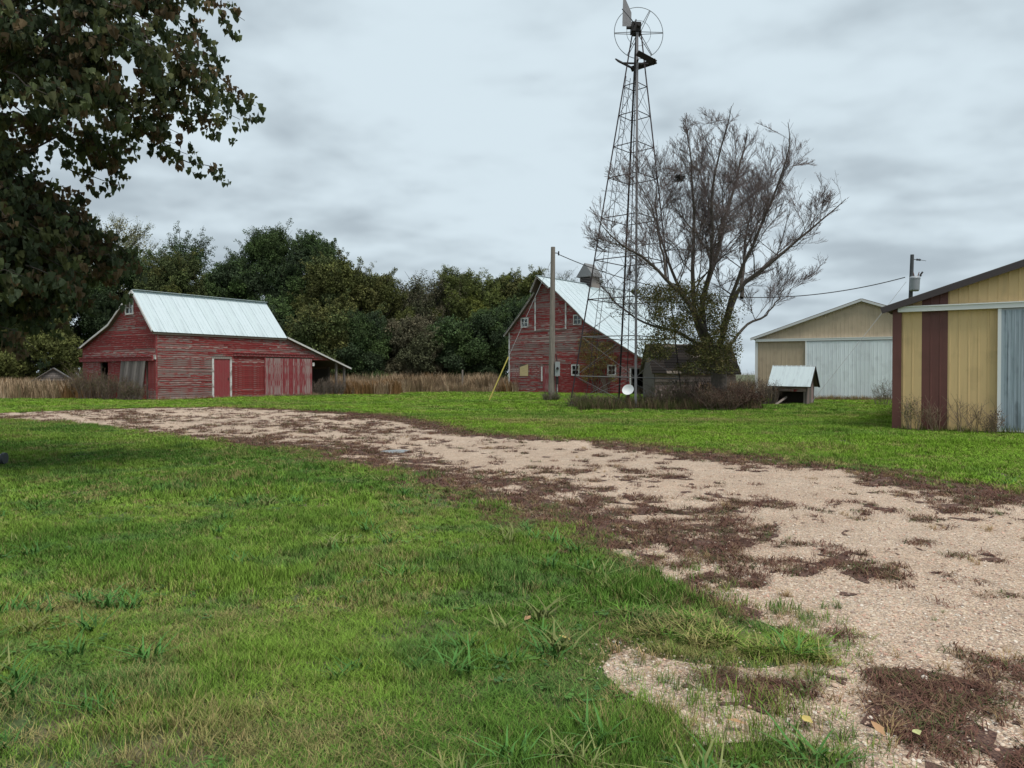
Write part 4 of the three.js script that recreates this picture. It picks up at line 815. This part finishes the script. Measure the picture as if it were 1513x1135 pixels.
// the half-bare tree beside the windmill: limbs first, then three generations of twigs
{
  const T = thing('bare_tree', 'large nearly leafless tree with a few olive leaves beside the windmill', 'tree', 9.36, 0, -34), R = rng(4242), wood = new Wood(8), fine = new Wood(3);
  const k = 0.0306 * 0.423, P = (cx, cy, z) => V((cx - 530) * k, 1.6 + (553 - (150 + cy * 0.423)) * 0.0306, z);
  const list = [], M = new THREE.Matrix4(), Q = new THREE.Quaternion(), E = new THREE.Euler();
  const leafAt = (p, s, col) => { M.compose(p, Q.setFromEuler(E.set(R() * 6, R() * 6, R() * 6)), V(s, s, s)); list.push([M.clone(), shade3(R, col, 0.3)]); };
  const OL = [[0.10, 0.10, 0.025], [0.13, 0.115, 0.03], [0.075, 0.085, 0.022], [0.12, 0.09, 0.035]], BR = [[0.13, 0.085, 0.06], [0.15, 0.11, 0.065], [0.10, 0.075, 0.06]];
  const room = (p) => ((p.x + 0.4) / 5.9) ** 2 + ((p.y - 7.5) / 5.9) ** 2 + (p.z / 4.3) ** 2;   // the crown's rounded outline
  function twigs(a, dir, len, r, gen) {
    for (let q = 0; q < 4 && room(a.clone().addScaledVector(dir, len)) > 0.92 + 0.16 * R(); q++) len *= 0.68;
    if (len < 0.1) return;
    const e = a.clone().addScaledVector(dir, len).add(V((R() - 0.5) * len * 0.2, len * 0.08, (R() - 0.5) * len * 0.2)), pts = gen === 4 ? [a, e] : wander(R, a, e, gen === 1 ? 4 : 3, len * 0.07);
    (gen === 1 ? wood : fine).limb(pts, tapers(pts.length, r, Math.max(0.0045, r * 0.3)));
    const n = gen === 1 ? 10 : gen === 2 ? 8 : gen === 3 ? 4 : 0;
    for (let q = 0; q < n; q++) {
      const t = 0.18 + 0.82 * (q + R()) / n, p = a.clone().lerp(e, t), v = dir.clone().add(V((R() - 0.5) * 1.7, (R() - 0.3) * 1.1, (R() - 0.5) * 1.7)).normalize();
      twigs(p, v, len * (gen === 1 ? 0.46 : 0.5) * (0.6 + 0.7 * R()) * (1.1 - 0.4 * t), Math.max(0.006, r * 0.42), gen + 1);
    }
    if (gen >= 3 && R() < 0.10) leafAt(e, 0.045 + 0.04 * R(), a.y < 4.8 ? OL[Math.floor(R() * 4)] : BR[Math.floor(R() * 3)]);
    if (gen >= 2 && e.y < 5.2 && R() < smooth(5.2, 2.5, e.y) * 1.0) for (let q = 0; q < 3; q++) leafAt(e.clone().add(V((R() - 0.5) * 0.5, (R() - 0.5) * 0.5, (R() - 0.5) * 0.5)), 0.12 + 0.1 * R(), OL[Math.floor(R() * 4)]);
  }
  function limb(pts, r0, r1, from = 0.3) {
    r0 *= 0.6; r1 *= 0.6; pts = pts.map((p, i) => (i && i < pts.length - 1 ? p.clone().add(V((R() - 0.5) * 0.34, (R() - 0.5) * 0.3, (R() - 0.5) * 0.34)) : p)); const c = new THREE.CatmullRomCurve3(pts), n = 14, q = c.getPoints(n).map((p, i) => p.add(V((R() - 0.5) * 0.1, 0, (R() - 0.5) * 0.1))); wood.limb(q, tapers(n + 1, r0, r1));
    const L = c.getLength(), m = Math.round(L * 2.1);
    for (let i = 0; i < m; i++) { const t = from + (1 - from) * (i + R()) / m, p = c.getPoint(t), d = c.getTangent(t), side = V(R() - 0.5, (R() - 0.25) * 0.6, R() - 0.5).normalize(); twigs(p, d.multiplyScalar(0.62).addScaledVector(side, 0.95).normalize(), (1.8 + 2.2 * R()) * (1.2 - 0.7 * t), mix(r0, r1, t) * 0.34, 1 + (R() < 0.25 ? 1 : 0)); }
    twigs(pts[pts.length - 1], c.getTangent(1), 0.6, r1, 2);
  }
  wood.limb([V(0, -0.2, 0), V(0, 0.3, 0), V(0.02, 1.0, 0), V(-0.02, 1.9, 0), V(-0.1, 2.4, 0)], [0.6, 0.42, 0.36, 0.36, 0.32]);
  limb([P(500, 870, 0), P(450, 790, 0.1), P(437, 620, 0.3), P(438, 430, 0.5), P(415, 280, 0.9), P(390, 120, 1.2)], 0.24, 0.03);
  limb([P(490, 850, 0), P(480, 700, -0.2), P(520, 540, -0.3), P(575, 370, -0.6), P(630, 200, -0.9), P(655, 90, -1.1)], 0.26, 0.03);
  limb([P(485, 660, 0), P(500, 540, 0.8), P(490, 380, 1.3), P(495, 210, 1.8), P(525, 80, 2.2)], 0.15, 0.025, 0.15);
  limb([P(530, 880, 0), P(560, 780, 0.3), P(610, 660, 0.5), P(720, 545, 0.9), P(820, 450, 1.1), P(930, 365, 1.3)], 0.25, 0.025);
  limb([P(595, 690, 0.5), P(625, 580, -0.5), P(655, 450, -1.2), P(710, 320, -1.8), P(745, 180, -2.3)], 0.15, 0.025, 0.15);
  limb([P(560, 860, 0), P(640, 780, -0.5), P(710, 735, -1), P(770, 690, -1.4), P(800, 640, -1.7)], 0.13, 0.02);
  limb([P(510, 860, 0), P(420, 720, 0.6), P(340, 640, 1), P(250, 570, 1.3), P(160, 510, 1.6), P(80, 430, 1.9)], 0.2, 0.02);
  limb([P(330, 630, 1.0), P(320, 500, 0.3), P(280, 360, -0.2), P(245, 260, -0.5)], 0.11, 0.02, 0.1);
  limb([P(490, 870, 0), P(400, 810, -1), P(290, 760, -1.8), P(200, 690, -2.4), P(130, 600, -2.8)], 0.15, 0.02);
  limb([P(470, 800, 0.1), P(400, 640, -1.2), P(370, 500, -2), P(345, 330, -2.6), P(360, 200, -2.8)], 0.16, 0.02);
  limb([P(540, 800, 0), P(570, 620, 1.6), P(640, 430, 2.2), P(690, 280, 2.7), P(690, 150, 2.9)], 0.16, 0.02);
  wood.build('trunk', bark, T); fine.build('twigs', twigBark, T);
  for (let q = 0; q < 9000; q++) { const a = R() * 6.283, y = 1.7 + 3.9 * R(), rr = 2.7 * Math.sqrt(R()), p = V(-1.15 + Math.cos(a) * rr * 0.95, y, Math.sin(a) * rr * 0.7); if (fbm(p.x * 1.1 + 5, p.y * 1.1, 3, 611) + 0.1 * R() < 0.49 || p.x > 0.6) continue; leafAt(p, 0.11 + 0.11 * R(), OL[Math.floor(R() * 4)]); }
  instanced('leaves', SPARSE, plainLeaf, list, T);
  const nest = thing('bird_nest', 'dark clump of a twig nest high in the bare tree', 'nest', 9.36 - 2.0, 10.2, -33.1); const nw = new Wood(3); for (let q = 0; q < 70; q++) { const a = V(R() - 0.5, (R() - 0.5) * 0.7, R() - 0.5).multiplyScalar(0.42), b = V(R() - 0.5, (R() - 0.5) * 0.7, R() - 0.5).multiplyScalar(0.5); nw.limb([a, a.clone().lerp(b, 0.5), b], [0.012, 0.014, 0.008]); } nw.build('twig_bundle', darkBark, nest);
}

// the leafy tree whose boughs hang in from beside the lawn
{
  const T = thing('linden_tree', 'large tree with heart-shaped dark leaves hanging over the lawn', 'tree', -10.6, 0, -11.6), R = rng(99), wood = new Wood(7);
  const outline = [[-9, 9.5], [-4.75, 8.9], [-4.8, 7.1], [-4.5, 6.45], [-4.55, 5.75], [-5.15, 5.05], [-5.9, 5.15], [-6.8, 5.0], [-6.85, 4.3], [-6.6, 3.95], [-6.15, 3.4], [-6.2, 2.95], [-6.7, 2.4], [-7.2, 1.9], [-9, 1.65]].map(([x, y]) => [x + 10.6, y]);
  wood.limb([V(0, -0.2, 0), V(0, 0.4, 0), V(0.05, 2, 0), V(0, 5, 0.1), V(-0.1, 8, 0), V(0, 11, 0)], [0.6, 0.42, 0.36, 0.28, 0.18, 0.06]);
  const list = [], M = new THREE.Matrix4(), Q = new THREE.Quaternion(), E = new THREE.Euler(), C = [[0.095, 0.12, 0.045], [0.12, 0.13, 0.05], [0.08, 0.105, 0.055], [0.15, 0.105, 0.055], [0.07, 0.095, 0.045]];
  const leaves = (p, s) => { M.compose(p, Q.setFromEuler(E.set((R() - 0.5) * 0.8, R() * 6.283, (R() - 0.5) * 0.8)), V(s, s * 1.25, s)); list.push([M.clone(), shade3(R, C[Math.floor(R() * 5)], 0.35)]); };
  let made = 0;
  for (let tries = 0; made < 520 && tries < 16000; tries++) {
    const x = 1.2 + R() * 5.7, y = 1.6 + R() * 7.6, z = (R() - 0.5) * (y < 5 ? 2.6 : 3.6); if (!inside(outline, x * (1 + 0.02 * z) + 0.12 - 0.10 * Math.max(0, -z), y)) continue;
    const edge = Math.abs(z) / 2.7; if (R() < edge * edge * 0.5) continue;
    if (fbm(x * 1.0 + z * 0.8, y * 1.15, 3, 620) < 0.455) continue;
    made++;
    const start = V(Math.max(0.1, x - 0.5 - R() * 0.6), y + 0.15 + R() * 0.45, z * 0.85), tip = V(x, y, z), pts = wander(R, start, tip, 4, 0.12);
    wood.limb(pts, tapers(5, 0.011, 0.004));
    for (let q = 0; q < 14; q++) { const t = 0.12 + 0.88 * R(), p = start.clone().lerp(tip, t).add(V((R() - 0.5) * 0.34, (R() - 0.75) * 0.42, (R() - 0.5) * 0.34)); leaves(p, 0.085 + 0.045 * R()); }
    if (made % 9 === 0) { const b = V(0, clamp(y - x * 0.25, 2, 9), 0); wood.limb(wander(R, b, start, 5, 0.3), tapers(6, 0.05, 0.012)); }
  }
  for (let q = 0; q < 2000; q++) { const a = R() * 6.283, rr = 4.6 * Math.sqrt(R()), p = V(-1.5 + Math.cos(a) * rr * 0.8, 3.2 + 9 * R(), Math.sin(a) * rr); if (p.x > 1.4) continue; leaves(p, 0.13 + 0.1 * R()); }
  wood.build('trunk', bark, T);
  instanced('crown', NEARLEAF[0], leafMat, list, T);
}

// ============================================================ shrubs, brush, tall grass, vine
function shrub(name, label, x, d, h, w, seed, leafCol, leafRate, stemMat, group, lean = 0.5, thin = 1) {
  const T = thing(name, label, 'shrub', x, 0, -d, 0, group), R = rng(seed), wood = new Wood(4), list = [], M = new THREE.Matrix4(), Q = new THREE.Quaternion(), E = new THREE.Euler();
  const n = Math.round((16 + 26 * w) * thin);
  for (let k = 0; k < n; k++) {
    const a = V((R() - 0.5) * w * 0.8, -0.02, (R() - 0.5) * w * 0.6), e = V(a.x * 1.3 + (R() - 0.5) * lean * w, h * (0.45 + 0.6 * R()), a.z * 1.3 + (R() - 0.5) * lean * w), pts = wander(R, a, e, 3, 0.12 * h); wood.limb(pts, tapers(4, 0.016 * Math.sqrt(thin), 0.006 * Math.sqrt(thin)));
    for (let q = 0; q < 7; q++) { const p = a.clone().lerp(e, 0.3 + 0.7 * R()), b = p.clone().add(V((R() - 0.5) * 0.5, 0.1 + 0.3 * R(), (R() - 0.5) * 0.5).multiplyScalar(0.5 + 0.4 * h)); wood.limb(wander(R, p, b, 2, 0.06), tapers(3, 0.008 * thin ** 0.4, 0.004 * thin ** 0.4)); for (let s = 0; s < leafRate; s++) { const z = 0.05 + 0.06 * R(); M.compose(p.clone().lerp(b, R()).add(V((R() - 0.5) * 0.15, (R() - 0.5) * 0.15, (R() - 0.5) * 0.15)), Q.setFromEuler(E.set(R() * 6, R() * 6, R() * 6)), V(z, z, z)); list.push([M.clone(), shade3(R, leafCol[Math.floor(R() * leafCol.length)], 0.35)]); } }
  }
  wood.build('stems', stemMat, T); if (list.length) instanced('leaves', SPARSE, plainLeaf, list, T); return T;
}
const DEAD = [[0.14, 0.09, 0.06], [0.12, 0.085, 0.055], [0.17, 0.12, 0.07]], DRYGREEN = [[0.12, 0.125, 0.045], [0.14, 0.115, 0.06], [0.095, 0.115, 0.04]], stemBrown = std(0.15, 0.105, 0.08, 0.95), stemGrey = std(0.17, 0.135, 0.11, 0.95), stemTan = std(0.25, 0.18, 0.12, 0.95), RUST = [[0.085, 0.035, 0.024], [0.07, 0.04, 0.028], [0.11, 0.05, 0.03]];
{
  const g1 = 'dead brush round the windmill foot';
  [[3.3, 35.0, 0.6, 1.3], [4.3, 34.4, 0.55, 1.2], [6.4, 33.8, 0.85, 1.2], [7.3, 34.6, 1.1, 1.3], [8.0, 34.2, 1.1, 1.3]].forEach(([x, d, h, w], i) => shrub('brown_shrub', 'twiggy brown shrub in the brush round the windmill foot', x, d, h, w, 820 + i, DEAD.concat(DRYGREEN), 2, stemBrown, g1, 0.6, 0.6));
  shrub('rusty_shrub', 'rust-brown leafy shrub at the foot of the bare tree', 10.2, 33.2, 1.05, 1.6, 840, RUST, 4, stemBrown); shrub('brush_heap', 'heap of dead reddish brush right beside the bare tree trunk', 9.0, 32.8, 1.0, 1.6, 841, RUST.concat(DEAD), 3, stemBrown, null, 1.1);
  shrub('dark_shrub', 'dark tangled shrub against the old shed wall', 8.7, 35.6, 1.3, 2.0, 842, DEAD, 2, darkBark);
  shrub('tan_shrub', 'tall tan weed clump beside the little roofed hut', 13.2, 39.2, 1.35, 1.3, 843, DEAD, 1, stemGrey); shrub('tan_shrub', 'tan weed clump between the bare tree and the little hut', 12.2, 40.5, 1.5, 1.4, 848, DEAD, 1, stemGrey);
  shrub('bare_shrub', 'thin shrub at the edge of the white sliding door', 19.0, 38.5, 1.15, 0.9, 844, DRYGREEN, 1, stemGrey, null, 0.6, 0.5);
  shrub('dry_weed', 'dry weed clump at the yellow shed corner', 11.3, 21.1, 0.95, 0.5, 845, DRYGREEN, 1, stemTan, null, 0.6, 0.42); shrub('dry_weed', 'wide dry weed clump before the yellow wall beside the blue-grey door', 12.35, 20.3, 0.9, 0.9, 846, DEAD.concat(DRYGREEN), 0, stemTan, null, 0.8, 0.4); shrub('dry_weed', 'small dry weed against the brown stripe', 11.75, 20.8, 0.8, 0.4, 847, DEAD, 0, stemTan, null, 0.8, 0.4); shrub('dry_weed', 'sparse dry weed at the foot of the sliding door edge', 12.75, 19.95, 0.55, 0.4, 849, DEAD, 1, stemTan, null, 0.8, 0.4);
  [[-22.9, 45.2, 1.1, 1.5], [-24.6, 46.2, 1.5, 1.7], [-26.4, 47.2, 1.9, 1.9], [-27.8, 48.8, 1.7, 1.8]].forEach(([x, d, h, w], i) => shrub('brown_shrub', 'brown weedy shrub along the red shed gable wall', x, d, h, w, 860 + i, DRYGREEN.concat(DEAD), 2, stemBrown, 'weeds along the shed gable'));
  [[-13.5, 57.0, 1.4, 1.4], [-14.4, 56.2, 1.2, 1.2]].forEach(([x, d, h, w], i) => shrub('pale_shrub', 'pale dry weeds in front of the open lean-to', x, d, h, w, 870 + i, DEAD, 1, stemGrey, 'weeds at the lean-to'));
  shrub('pole_weed', 'low weed tuft at the utility pole foot', 2.3, 44.6, 0.4, 0.8, 873, DRYGREEN, 2, stemGrey);
}
// tall dry grass along the tree belt and the sheds
{
  const R = rng(321), M = new THREE.Matrix4(), Q = new THREE.Quaternion(), E = new THREE.Euler(), list = [], P = V(), S = V();
  const put = (x, d, h, c) => { const w = h * (0.28 + 0.2 * R()); M.compose(P.set(x, 0, -d), Q.setFromEuler(E.set((R() - 0.5) * 0.3, R() * 6.283, (R() - 0.5) * 0.3)), S.set(w * 1.6, h, w * 1.6)); list.push([M.clone(), shade3(R, c, 0.35)]); };
  const col = (x, d) => { const n = fbm(x * 0.5, d * 0.35, 3, 640) + 0.12 * (R() - 0.5); return n < 0.45 ? [0.33, 0.235, 0.145] : n < 0.57 ? [0.40, 0.30, 0.20] : [0.24, 0.135, 0.06]; };
  for (let k = 0; k < 9000; k++) { const x = mix(-17, 1, R()), d = mix(65, 73, R()); if (blocked(x, d)) continue; put(x, d, (0.5 + 0.8 * R()) * (0.6 + 1.0 * smooth(0.3, 0.75, fbm(x * 0.9, d * 0.9, 3, 644))), col(x, d)); }
  for (let k = 0; k < 5000; k++) { const x = mix(-44, -23.5, R()), d = mix(48, 60, R()); if (blocked(x, d)) continue; put(x, d, 0.8 + 0.8 * R(), col(x, d)); }
  for (let k = 0; k < 2200; k++) { const x = mix(-16, -9, R()), d = mix(58, 65, R()); if (blocked(x, d)) continue; put(x, d, 0.7 + 0.7 * R(), col(x, d)); }
  for (let k = 0; k < 2600; k++) { const x = mix(11.5, 17, R()), d = mix(42, 80, R()); if (blocked(x, d) || x > 15.4 + (d - 48) * 0.45) continue; put(x, d, 0.8 + 0.7 * R(), col(x, d)); }
  for (let k = 0; k < 900; k++) { const t = R() * 12, x = 15.75 + 0.902 * t - 0.3 * R(), d = 48.5 - 0.432 * t - 0.3 - 0.6 * R(); put(x, d, 0.2 + 0.25 * R(), [0.28, 0.21, 0.11]); }
  for (let k = 0; k < 700; k++) { const t = R() * 15, x = -21.6 + 0.562 * t + 0.826 * 0.25 * R(), d = 45.5 + 0.826 * t - 0.562 * (0.1 + 0.3 * R()); put(x + 0.1, d, 0.15 + 0.3 * R() * R(), col(x, d)); }
  for (let k = 0; k < 1500; k++) { const x = mix(3, 11, R()), d = mix(32.6, 37, R()); put(x, d, 0.25 + 0.5 * R(), R() < 0.5 ? [0.14, 0.10, 0.06] : [0.09, 0.1, 0.035]); }
  for (let k = 0; k < 260; k++) { const t = R() * 12.4, x = 11.05 + 0.832 * t - 0.1, d = 21.7 - 0.555 * t - 0.25 - 0.1 * R(); put(x, d, 0.12 + 0.22 * R(), [0.13, 0.16, 0.04]); }
  tag(instanced('tall_grass', blades(16, 650, { w: 0.022, spread: 0.5, lean: 0.5, curl: 0.4 }), bladeMat, list), 'tall tan dry grass along the tree belt and building feet', 'grass', null, 'stuff');
}
// vine on the barn front
{
  const T = thing('climbing_vine', 'olive and yellow vine climbing the red barn front wall', 'vine', -0.2, 0, -66, -0.681), R = rng(777), list = [], M = new THREE.Matrix4(), Q = new THREE.Quaternion(), E = new THREE.Euler(), wood = new Wood(4);
  for (let k = 0; k < 26; k++) { const x = 7.6 + R() * 4.0, a = V(9.4 + (R() - 0.5) * 1.6, 0, 0.1), e = V(x, 2.2 + 2.9 * R() * (1 - Math.abs(x - 9) / 6), 0.1); wood.limb(wander(R, a, e, 5, 0.3).map((p) => p.setZ(0.08)), tapers(6, 0.03, 0.01)); }
  for (let k = 0; k < 2600; k++) { const x = 7.4 + R() * 4.6, y = 0.9 + 4.1 * R(); if (y > 5.6 - (x - 8.2) * 0.58 || Math.hypot((x - 9.2) / 2.2, (y - 2.9) / 2.3) > 0.05 + 1.5 * fbm(x * 1.6, y * 1.6, 3, 655)) continue; if (x > 10.1 && x < 10.8 && y > 1.5 && y < 2.3) continue; const z = 0.1 + 0.1 * R(); M.compose(V(x, y, 0.12 + 0.22 * R()), Q.setFromEuler(E.set(R() * 6, R() * 6, R() * 6)), V(z, z, z)); list.push([M.clone(), shade3(R, [[0.24, 0.17, 0.05], [0.25, 0.21, 0.05], [0.16, 0.16, 0.045], [0.26, 0.14, 0.05]][Math.floor(R() * 4)], 0.3)]); }
  wood.build('stems', stemBrown, T); instanced('leaves', SPARSE, plainLeaf, list, T);
}
lawn();
// dead weeds, dry tufts and green weeds on the gravel
{
  const R = rng(2024), M = new THREE.Matrix4(), Q = new THREE.Quaternion(), E = new THREE.Euler(), P = V(), S = V(), brown_ = [], tanT = [], green = [];
  for (let k = 0; k < 260000; k++) {
    const d = 2.2 + 36 * Math.pow(R(), 1.5), x = (R() * 2 - 1) * (0.82 * d + 1.2); if (x > 13) continue; const g = gravel(x, d); if (g < -0.5) continue; const wm = weedMat(x, d) + (R() - 0.5) * 0.10; if (wm < 0 || R() < 0.55) continue;
    const h = (0.02 + 0.04 * R()) * (1 + d * 0.03), w = (0.05 + 0.06 * R()) * (1 + d * 0.035); M.compose(P.set(x, 0.008, -d), Q.setFromEuler(E.set(0, R() * 6.283, 0)), S.set(w, h, w)); brown_.push([M.clone(), shade3(R, R() < 0.66 ? [0.135, 0.066, 0.048] : R() < 0.6 ? [0.22, 0.145, 0.085] : [0.07, 0.085, 0.03], 0.4)]);
  }
  for (let k = 0; k < 1700; k++) { const d = 2.6 + 17 * Math.pow(R(), 1.3), x = (R() * 2 - 1) * (0.8 * d + 1); const g = gravel(x, d); if (g < -0.1 || x > 13 || R() > 0.08 + 0.9 * smooth(0.8, 0, g)) continue; const n = 2 + Math.floor(R() * 5), c = R() < 0.72 ? [0.36, 0.25, 0.125] : [0.12, 0.17, 0.055]; for (let q = 0; q < n; q++) { const h = 0.03 + 0.08 * R(); M.compose(P.set(x + (R() - 0.5) * 0.22, 0.006, -d + (R() - 0.5) * 0.22), Q.setFromEuler(E.set(0, R() * 6.283, 0)), S.set(h * 1.1, h, h * 1.1)); tanT.push([M.clone(), shade3(R, c, 0.25)]); } }
  tag(instanced('dead_weeds', blades(12, 660, { w: 0.028, spread: 0.9, lean: 1.4, curl: 0.9 }), bladeMat, brown_), 'low dark brown dead weeds sprouting on the gravel', 'weeds', null, 'stuff');
  tag(instanced('gravel_tufts', blades(18, 661, { w: 0.018, spread: 0.3, lean: 1.1, curl: 0.8 }), bladeMat, tanT), 'small tan and green grass tufts rooted in the gravel', 'grass', null, 'stuff');
  // lush tufts and broad-leaved weeds in the near lawn
  const lush = []; for (let k = 0; k < 900; k++) { const d = 2.4 + 9 * Math.pow(R(), 1.5), x = (R() * 2 - 1) * (0.8 * d + 1); if (gravel(x, d) > -0.05 || fbm(x * 1.4 + 7, d * 1.4, 2, 670) < 0.58) continue; const h = 0.11 + 0.1 * R(); M.compose(P.set(x, 0, -d), Q.setFromEuler(E.set(0, R() * 6.283, 0)), S.set(h * 1.2, h, h * 1.2)); lush.push([M.clone(), shade3(R, R() < 0.7 ? [0.08, 0.19, 0.045] : [0.2, 0.22, 0.08], 0.25)]); }
  for (let k = 0; k < 520; k++) { const t = R(), x = mix(0.75, 1.72, t) + (R() - 0.5) * 0.2, d = mix(4.78, 4.28, t) + (R() - 0.5) * 0.45; if (fbm(x * 5, d * 5, 2, 680) < 0.45) continue; const h = 0.04 + 0.09 * R(); M.compose(P.set(x, 0, -d), Q.setFromEuler(E.set(0, R() * 6.283, 0)), S.set(h * 1.2, h, h * 1.2)); lush.push([M.clone(), lawnColour(x, d, R)]); }
  tag(instanced('lush_grass', blades(22, 662, { w: 0.03, spread: 0.35, lean: 1.2, curl: 0.9 }), bladeMat, lush), 'longer arching grass clumps in the foreground lawn', 'grass', null, 'stuff');
  const leafG = spray(7, 71, 0.42, 0.12); leafG.scale(1, 0.35, 1); leafG.translate(0, 0.3, 0);
  const broad = []; for (let k = 0; k < 2600; k++) { const d = 2.4 + 8 * Math.pow(R(), 1.4), x = (R() * 2 - 1) * (0.8 * d + 1); if (gravel(x, d) > -0.08 || fbm(x * 1.2 + 27, d * 1.2, 3, 675) < 0.57) continue; const s = 0.035 + 0.03 * R(); M.compose(P.set(x, 0.02, -d), Q.setFromEuler(E.set((R() - 0.5) * 0.4, R() * 6.283, (R() - 0.5) * 0.4)), S.set(s, s, s)); broad.push([M.clone(), shade3(R, [[0.075, 0.16, 0.035], [0.10, 0.19, 0.04], [0.06, 0.13, 0.04]][Math.floor(R() * 3)], 0.2)]); }
  tag(instanced('clover', leafG, bladeMat, broad), 'small round-leaved clover among the lawn grass', 'clover', null, 'stuff');
  // fallen leaves
  const lg = spray(1, 9, 1, 0.05); lg.computeBoundingBox(); const c = lg.boundingBox.getCenter(V()); lg.translate(-c.x, -c.y, -c.z);
  const yl = [std(0.55, 0.42, 0.13, 0.8, { side: THREE.DoubleSide }), std(0.42, 0.24, 0.12, 0.8, { side: THREE.DoubleSide }), std(0.5, 0.5, 0.22, 0.8, { side: THREE.DoubleSide })];
  [[1.75, 3.23, 2, 'pale yellow fallen leaf lying on the dark weeds'], [1.32, 3.35, 0, 'orange-yellow fallen leaf on gravel near the lawn edge'], [1.6, 3.26, 1, 'brown fallen leaf on the dark weeds'], [0.1, 4.75, 1, 'tan fallen leaf in the grass by the gravel tip'], [0.31, 4.4, 0, 'yellow fallen leaf at the gravel tip'], [1.0, 3.33, 1, 'reddish fallen leaf beside the green tuft on the gravel']].forEach(([x, d, m, label]) => { const o = mesh('fallen_leaf', lg, yl[m]); o.position.set(x, 0.055, -d); o.rotation.set((R() - 0.5) * 0.5, R() * 6, (R() - 0.5) * 0.5); o.scale.setScalar(0.026 + 0.01 * R()); tag(o, label, 'leaf'); });
}
renderer.render(scene, camera);
